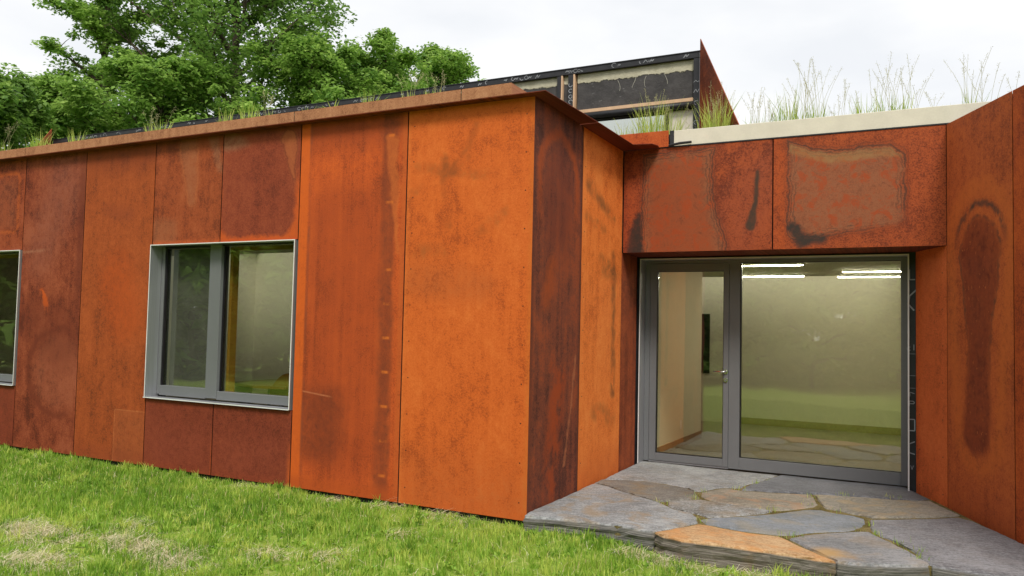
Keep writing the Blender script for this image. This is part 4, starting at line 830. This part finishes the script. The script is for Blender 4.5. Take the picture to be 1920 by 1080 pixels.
for i, (x, h, k) in enumerate(TL):
    kind = {'g': 'upright grass tuft', 'f': 'grass tuft with flowering stalks', 'l': 'low leafy weed'}[k]
    nb = {'g': 90 if h > .3 else 45, 'f': 60, 'l': 24}[k]
    tuft(x, .22 + .1 * math.sin(i * 2.3), ZT + .07, h * ({'g': .82, 'f': .45, 'l': .7}[k]), int(nb * .6), h, {'g': 0, 'f': 7, 'l': 0}[k], .62, .035 if h > .3 else .02, '%s, %s plant from left along the long eaves' % (kind, ordn(i)), 100 + i, k == 'l', 'plants along the long eaves')
TR = [(-.17, .30, .48, 3), (.03, .45, .58, 6), (.21, .5, .74, 9), (.39, .42, .57, 5), (.79, .62, .76, 12), (.92, .5, .66, 9), (1.3, .26, .62, 12), (1.41, .3, .57, 11), (1.62, .55, .58, 8), (1.77, .3, .87, 12), (1.91, .36, .91, 13), (2.04, .22, .45, 5), (2.14, .2, .6, 6), (2.32, .34, .47, 4), (2.45, .25, .75, 7), (2.55, .36, .87, 8), (2.67, .3, .8, 7), (2.74, .16, .31, 0), (2.82, .2, .65, 6), (2.94, .16, .27, 0), (2.99, .2, .49, 4), (3.25, .34, .78, 9), (3.39, .2, .6, 5), (3.6, .2, .47, 3)]
for i, (x, hb, hs, ns) in enumerate(TR):
    hb = min(.62, hb * 1.25); nb = 90 if hb > .5 else 45 if hb > .3 else 28
    tuft(x, 2.72 + .12 * math.sin(i * 1.9), ZT + .07, hb, nb, hs, ns, .55 if i > 5 else .66, .06 if hb > .45 else .04, '%s, %s from left above the entrance' % ('dense green grass tuft' if hb > .45 else 'wispy seeding grass tuft' if ns else 'short green grass tuft', ordn(i)), 300 + i, False, 'grass on the entrance roof')

# ================================================================== TREES
def bark():
    m = Mat('bark'); g = m.vec(m.x * 6., m.y * 6., m.z); n = m.noise(g, 5., 5, .7)
    return m.bsdf(m.mix(n.ss(.3, .7), lin(62, 54, 44, .8), lin(112, 100, 86, .8)), .9, 0, .1, n, .8, .02)
M_bark = bark()
def leaf_mat(name, lo, mid, hi):
    m = Mat(name); nt = m.nt; at = nt.nodes.new('ShaderNodeAttribute'); at.attribute_name = 'tone'; t = X(nt, at.outputs['Fac'])
    c = m.mix(t.ss(.0, .5), lo, mid); c = m.mix(t.ss(.5, 1.0), c, hi)
    p = nt.nodes.new('ShaderNodeBsdfPrincipled'); p.inputs['Roughness'].default_value = .5; p.inputs['Specular IOR Level'].default_value = .35; nt.links.new(c, p.inputs['Base Color'])
    tr = nt.nodes.new('ShaderNodeBsdfTranslucent'); nt.links.new(c, tr.inputs[0]); mx = nt.nodes.new('ShaderNodeMixShader'); mx.inputs[0].default_value = .5
    nt.links.new(p.outputs[0], mx.inputs[1]); nt.links.new(tr.outputs[0], mx.inputs[2]); nt.links.new(mx.outputs[0], m.out.inputs[0]); return m.m
M_leaf = leaf_mat('maple_leaf', lin(92, 132, 56, .98), lin(142, 178, 80, .98), lin(182, 210, 108, .98))
M_leafd = leaf_mat('dark_leaf', lin(80, 116, 52, .98), lin(118, 154, 68, .98), lin(158, 188, 90, .98))
def tree_geo(seed, H, R, base, nlimb, lpc, leaf, dens=1.0, trunk_r=.22):
    r = np.random.default_rng(seed); rr = random.Random(seed); tubes = []; cl = []
    lean = Vector((rr.uniform(-.04, .04), rr.uniform(-.04, .04), 0)); tp = [Vector((0, 0, 0)) + lean * (H * t) + Vector((rr.uniform(-.1, .1), rr.uniform(-.1, .1), 0)) * t + Vector((0, 0, H * .95 * t)) for t in np.linspace(0, 1, 8)]
    tubes.append((tp, [trunk_r * (1 - .92 * t) + .012 for t in np.linspace(0, 1, 8)]))
    for i in range(nlimb):
        t = base + (1 - base) * (i + rr.random()) / nlimb * .97; k = min(6, int(t * 7)); p0 = tp[k].lerp(tp[k + 1], t * 7 - k)
        s = (t - base) / (1 - base); prof = (math.sin(math.pi * min(1, .18 + .82 * s)) ** .7) * (1.0 if s < .5 else 1.0); L = R * max(.22, prof) * rr.uniform(.65, 1.12); az = i * 2.39996 + rr.uniform(-.4, .4); el = .15 + .75 * s + rr.uniform(-.15, .2)
        pts = [p0]; d = Vector((math.cos(az) * math.cos(el), math.sin(az) * math.cos(el), math.sin(el)))
        for j in range(5):
            d = (d + Vector((rr.uniform(-.18, .18), rr.uniform(-.18, .18), rr.uniform(-.12, .12)))).normalized(); pts.append(pts[-1] + d * L / 5)
        r0 = trunk_r * (1 - .85 * t) * .55 + .01; tubes.append((pts, [r0 * (1 - .85 * q_) + .006 for q_ in np.linspace(0, 1, 6)]))
        for j in range(1, 6):
            for b in range(4 if j > 2 else 3):
                dd = (d + Vector((rr.uniform(-1.1, 1.1), rr.uniform(-1.1, 1.1), rr.uniform(-.35, .55)))).normalized(); l2 = L * rr.uniform(.14, .46); e = pts[j] + dd * l2
                if rr.random() < .6: tubes.append(([pts[j], pts[j].lerp(e, .5) + Vector((0, 0, .05)), e], [.018, .012, .005]))
                cl.append((e, rr.uniform(.28, .62) * (R / 3.4) ** .5)); 
                if rr.random() < .65: cl.append((pts[j].lerp(e, .55) + Vector((0, 0, rr.uniform(-.2, .25))), rr.uniform(.25, .5) * (R / 3.4) ** .5))
    V, F = [], []; o = 0
    for pts, rad in tubes:
        v, f = tube(pts, rad, 5); V += v; F += [tuple(i + o for i in q_) for q_ in f if len(q_) == 4]; o += len(v)
    C = np.array([tuple(c) for c, _ in cl]); CR = np.array([q_ for _, q_ in cl]); n = int(lpc * dens); N = len(C) * n
    ci = np.repeat(np.arange(len(C)), n); dv = r.normal(0, 1, (N, 3)); dv /= np.linalg.norm(dv, axis=1)[:, None]; rad = r.random(N) ** .42
    off_ = dv * rad[:, None] * CR[ci][:, None]; off_[:, 2] *= .48; off_[:, 2] -= .22 * (off_[:, 0] ** 2 + off_[:, 1] ** 2) / CR[ci]
    c = C[ci] + off_
    nm = np.stack([r.normal(0, .5, N), r.normal(0, .5, N), np.full(N, 1.0)], 1) + dv * .35; nm /= np.linalg.norm(nm, axis=1)[:, None]
    a = np.cross(nm, r.normal(0, 1, (N, 3))); a /= np.linalg.norm(a, axis=1)[:, None] + 1e-9; b = np.cross(nm, a); sz = leaf * r.uniform(.6, 1.25, N)[:, None]
    tip = c + a * sz - nm * sz * .25
    LV = np.stack([c - a * sz * .55, c + b * sz * .52, tip, c - b * sz * .52], 1).reshape(-1, 3); LF = np.arange(N * 4).reshape(-1, 4)
    tone = np.clip(.45 + (r.random(len(C))[ci] - .5) * .5 + r.normal(0, .14, N), 0, 1)
    return np.array(V), np.array(F), LV, LF, np.repeat(tone, 4)
TREES = [(-18.2, 5.9, 7.0, 2.0, .12, 'd', 30, 'dark tree cut by the left edge of the view'), (-21.4, 10.2, 8.4, 2.4, .12, 'm', 36, 'rounded green tree, second from the left behind the roof'), (-24.0, 13.5, 15.0, 1.7, .3, 't', 30, 'tall thin airy tree rising behind the rounded tree at left'),
         (-17.3, 10.7, 8.8, 2.5, .1, 'm', 40, 'dense leafy maple left of the tallest tree'), (-19.8, 15.4, 17.0, 4.3, .12, 'd', 62, 'tallest dark green tree in the middle, cut by the top of the view'), (-14.3, 13.8, 10.0, 2.4, .1, 'm', 42, 'bright green maple in front of the tallest tree'), (-15.4, 18.0, 11.4, 2.4, .1, 'm', 32, 'narrow green tree right of the bright maple'), (-15.4, 23.0, 12.7, 2.9, .1, 'm', 42, 'rounded tree furthest right behind the roof'),
         (-22.5, 6.5, 5.6, 2.3, .08, 'd', 30, 'dark low tree filling the gap above the left end of the eaves'), (-19.0, 13.2, 8.0, 2.6, .08, 'd', 30, 'dark-leaved tree between the two maples'), (-17.0, 21.5, 11.4, 3.0, .08, 'd', 32, 'dark-leaved tree behind the narrow tree')]
for i, (x, y, H, R, bs, k, nl, lab) in enumerate(TREES):
    V, F, LV, LF, tn = tree_geo(40 + i, H * 1.1, R * 1.25, bs, nl, 60 if k != 't' else 46, .098 if k != 'd' else .104, trunk_r=.12 + H * .012)
    t = empty('deciduous_tree', (x, y, -.1)); tag(t, lab, 'tree', 'trees behind the building')
    npmesh('trunk', V, [F], M_bark, t, smooth=True); npmesh('crown', LV, [LF], M_leafd if k == 'd' else M_leaf, t, attr={'tone': tn})
# the wood across the lawn, seen mirrored in the glass
pr = [tree_geo(80 + i, 6.0 + .8 * i, 2.6, .02, 24, 15, .34, trunk_r=.10) for i in range(2)]
VV, FF, LV_, LF_, TN = [], [], [], [], []; vo = lo2 = 0; r3 = random.Random(9)
for i in range(62):
    row = i % 2; an = math.radians(-202 + (i // 2) * 7.6 + row * 3.6 + r3.uniform(-1.2, 1.2)); rd = (23.5 if row == 0 else 27.5) + r3.uniform(-1, 1); x, y = 1.0 + rd * math.cos(an), -1.0 + rd * math.sin(an)
    if y > 3: continue
    V, F, LV, LF, tn = pr[row]; LF = LF[:, :3]; a = r3.uniform(0, 6.28); s = r3.uniform(1.0, 1.3); Rm = np.array([[math.cos(a), -math.sin(a), 0], [math.sin(a), math.cos(a), 0], [0, 0, 1]]) * s; t0 = np.array([x, y, float(gz(x, y)) - .1])
    VV.append(V @ Rm.T + t0); FF.append(F + vo); vo += len(V); LV_.append(LV @ Rm.T + t0); LF_.append(LF + lo2); lo2 += len(LV); TN.append(tn)
nv = sum(len(v) for v in VV); F_all = [np.concatenate(FF), np.concatenate([f + nv for f in LF_])]; mi = np.concatenate([np.zeros(sum(len(f) for f in FF), int), np.ones(sum(len(f) for f in LF_), int)])
wd = npmesh('woodland', np.concatenate(VV + LV_), F_all, [M_bark, M_leaf], mi=mi, attr={'tone': np.concatenate([np.zeros(nv)] + TN)})
tag(wd, 'edge of the green wood across the lawn, mirrored in the window glass', 'wood', kind='stuff')

# ================================================================== THINGS INSIDE
def lamp_mat():
    m = Mat('lamp_glow'); e = m.nt.nodes.new('ShaderNodeEmission'); e.inputs[0].default_value = (1.0, 0.93, 0.74, 1); e.inputs[1].default_value = 56.0
    m.nt.links.new(e.outputs[0], m.out.inputs[0]); return m.m
M_lamp = lamp_mat()
for (a0, a1, y, lab) in ((.90, 1.62, 3.92, 'nearest left strip light on the entrance ceiling'), (.52, 1.40, 5.9, 'rear left strip light on the entrance ceiling'), (1.96, 2.66, 5.14, 'front right strip light on the entrance ceiling'), (1.82, 2.60, 6.15, 'rear right strip light by the back wall of the entrance')):
    h = box('strip_light', (a0 - (a0 + a1) / 2 - .005, -.018, .0), (a1 - (a0 + a1) / 2 + .005, .018, .02), M_white); h.location = ((a0 + a1) / 2, y, 2.279); tag(h, lab, 'lamp', 'strip lights in the entrance room')
    box('diffuser', (a0 - (a0 + a1) / 2, -.008, -.008), (a1 - (a0 + a1) / 2, .008, -.0005), M_lamp, h)
o = boxes('wall_screen', [((-.07, -.03, 0), (.07, 0, .97))], M_black, None, .004); o.location = (-.29, 7.298, .79); tag(o, 'tall narrow black panel on the wall behind the door', 'screen')
tb = empty('table', (-4.1, 1.35, 0)); tag(tb, 'brown wooden table just inside the square window', 'table')
prism('tabletop', [(-.42, -.22), (.15, -.40), (.55, -.30), (.55, .5), (-.42, .5)], .72, .75, M_ochre, tb)
for lx, ly in ((-.36, .4), (.45, .4), (.42, -.2)):
    v, f = tube([(lx, ly, 0), (lx, ly, .72)], .02, 8); meshobj('leg', v, f, M_grey, tb)
ch = empty('chair', (-3.55, 1.05, 0)); tag(ch, 'curved wooden chair back at the table inside the square window', 'chair')
def bent(w, z0, z1, t):
    V, F = [], []; n = 10
    for s in (0, 1):
        for i in range(n + 1):
            a = (i / n - .5) * 2; x_ = a * w; y_ = .06 * (1 - a * a) + s * t; zt_ = z1 - (z1 - z0) * .55 * abs(a) ** 2.6
            V += [(x_, y_, z0), (x_, y_, zt_)]
    m_ = 2 * (n + 1)
    for i in range(n): F += [(2 * i, 2 * i + 2, 2 * i + 3, 2 * i + 1), (m_ + 2 * i, m_ + 2 * i + 1, m_ + 2 * i + 3, m_ + 2 * i + 2), (2 * i + 1, 2 * i + 3, m_ + 2 * i + 3, m_ + 2 * i + 1), (2 * i, m_ + 2 * i, m_ + 2 * i + 2, 2 * i + 2)]
    return V, F
v, f = bent(.23, .55, .90, .018); meshobj('backrest', v, f, M_ochre, ch, True)
prism('seat', [(-.22, .02), (.22, .02), (.2, .44), (-.2, .44)], .43, .455, M_ochre, ch)
for lx, ly in ((-.19, .05), (.19, .05), (-.18, .4), (.18, .4)):
    v, f = tube([(lx * 1.1, ly, 0), (lx, ly, .43)], .014, 8); meshobj('leg', v, f, M_grey, ch)
v, f = tube([(-.12, .05, .44), (-.12, .05, .6)], .012, 6); meshobj('back_post', v, f, M_grey, ch)
box('pedestal', (-.34, -.19, 0), (-.10, -.15, .715), M_white, tb)
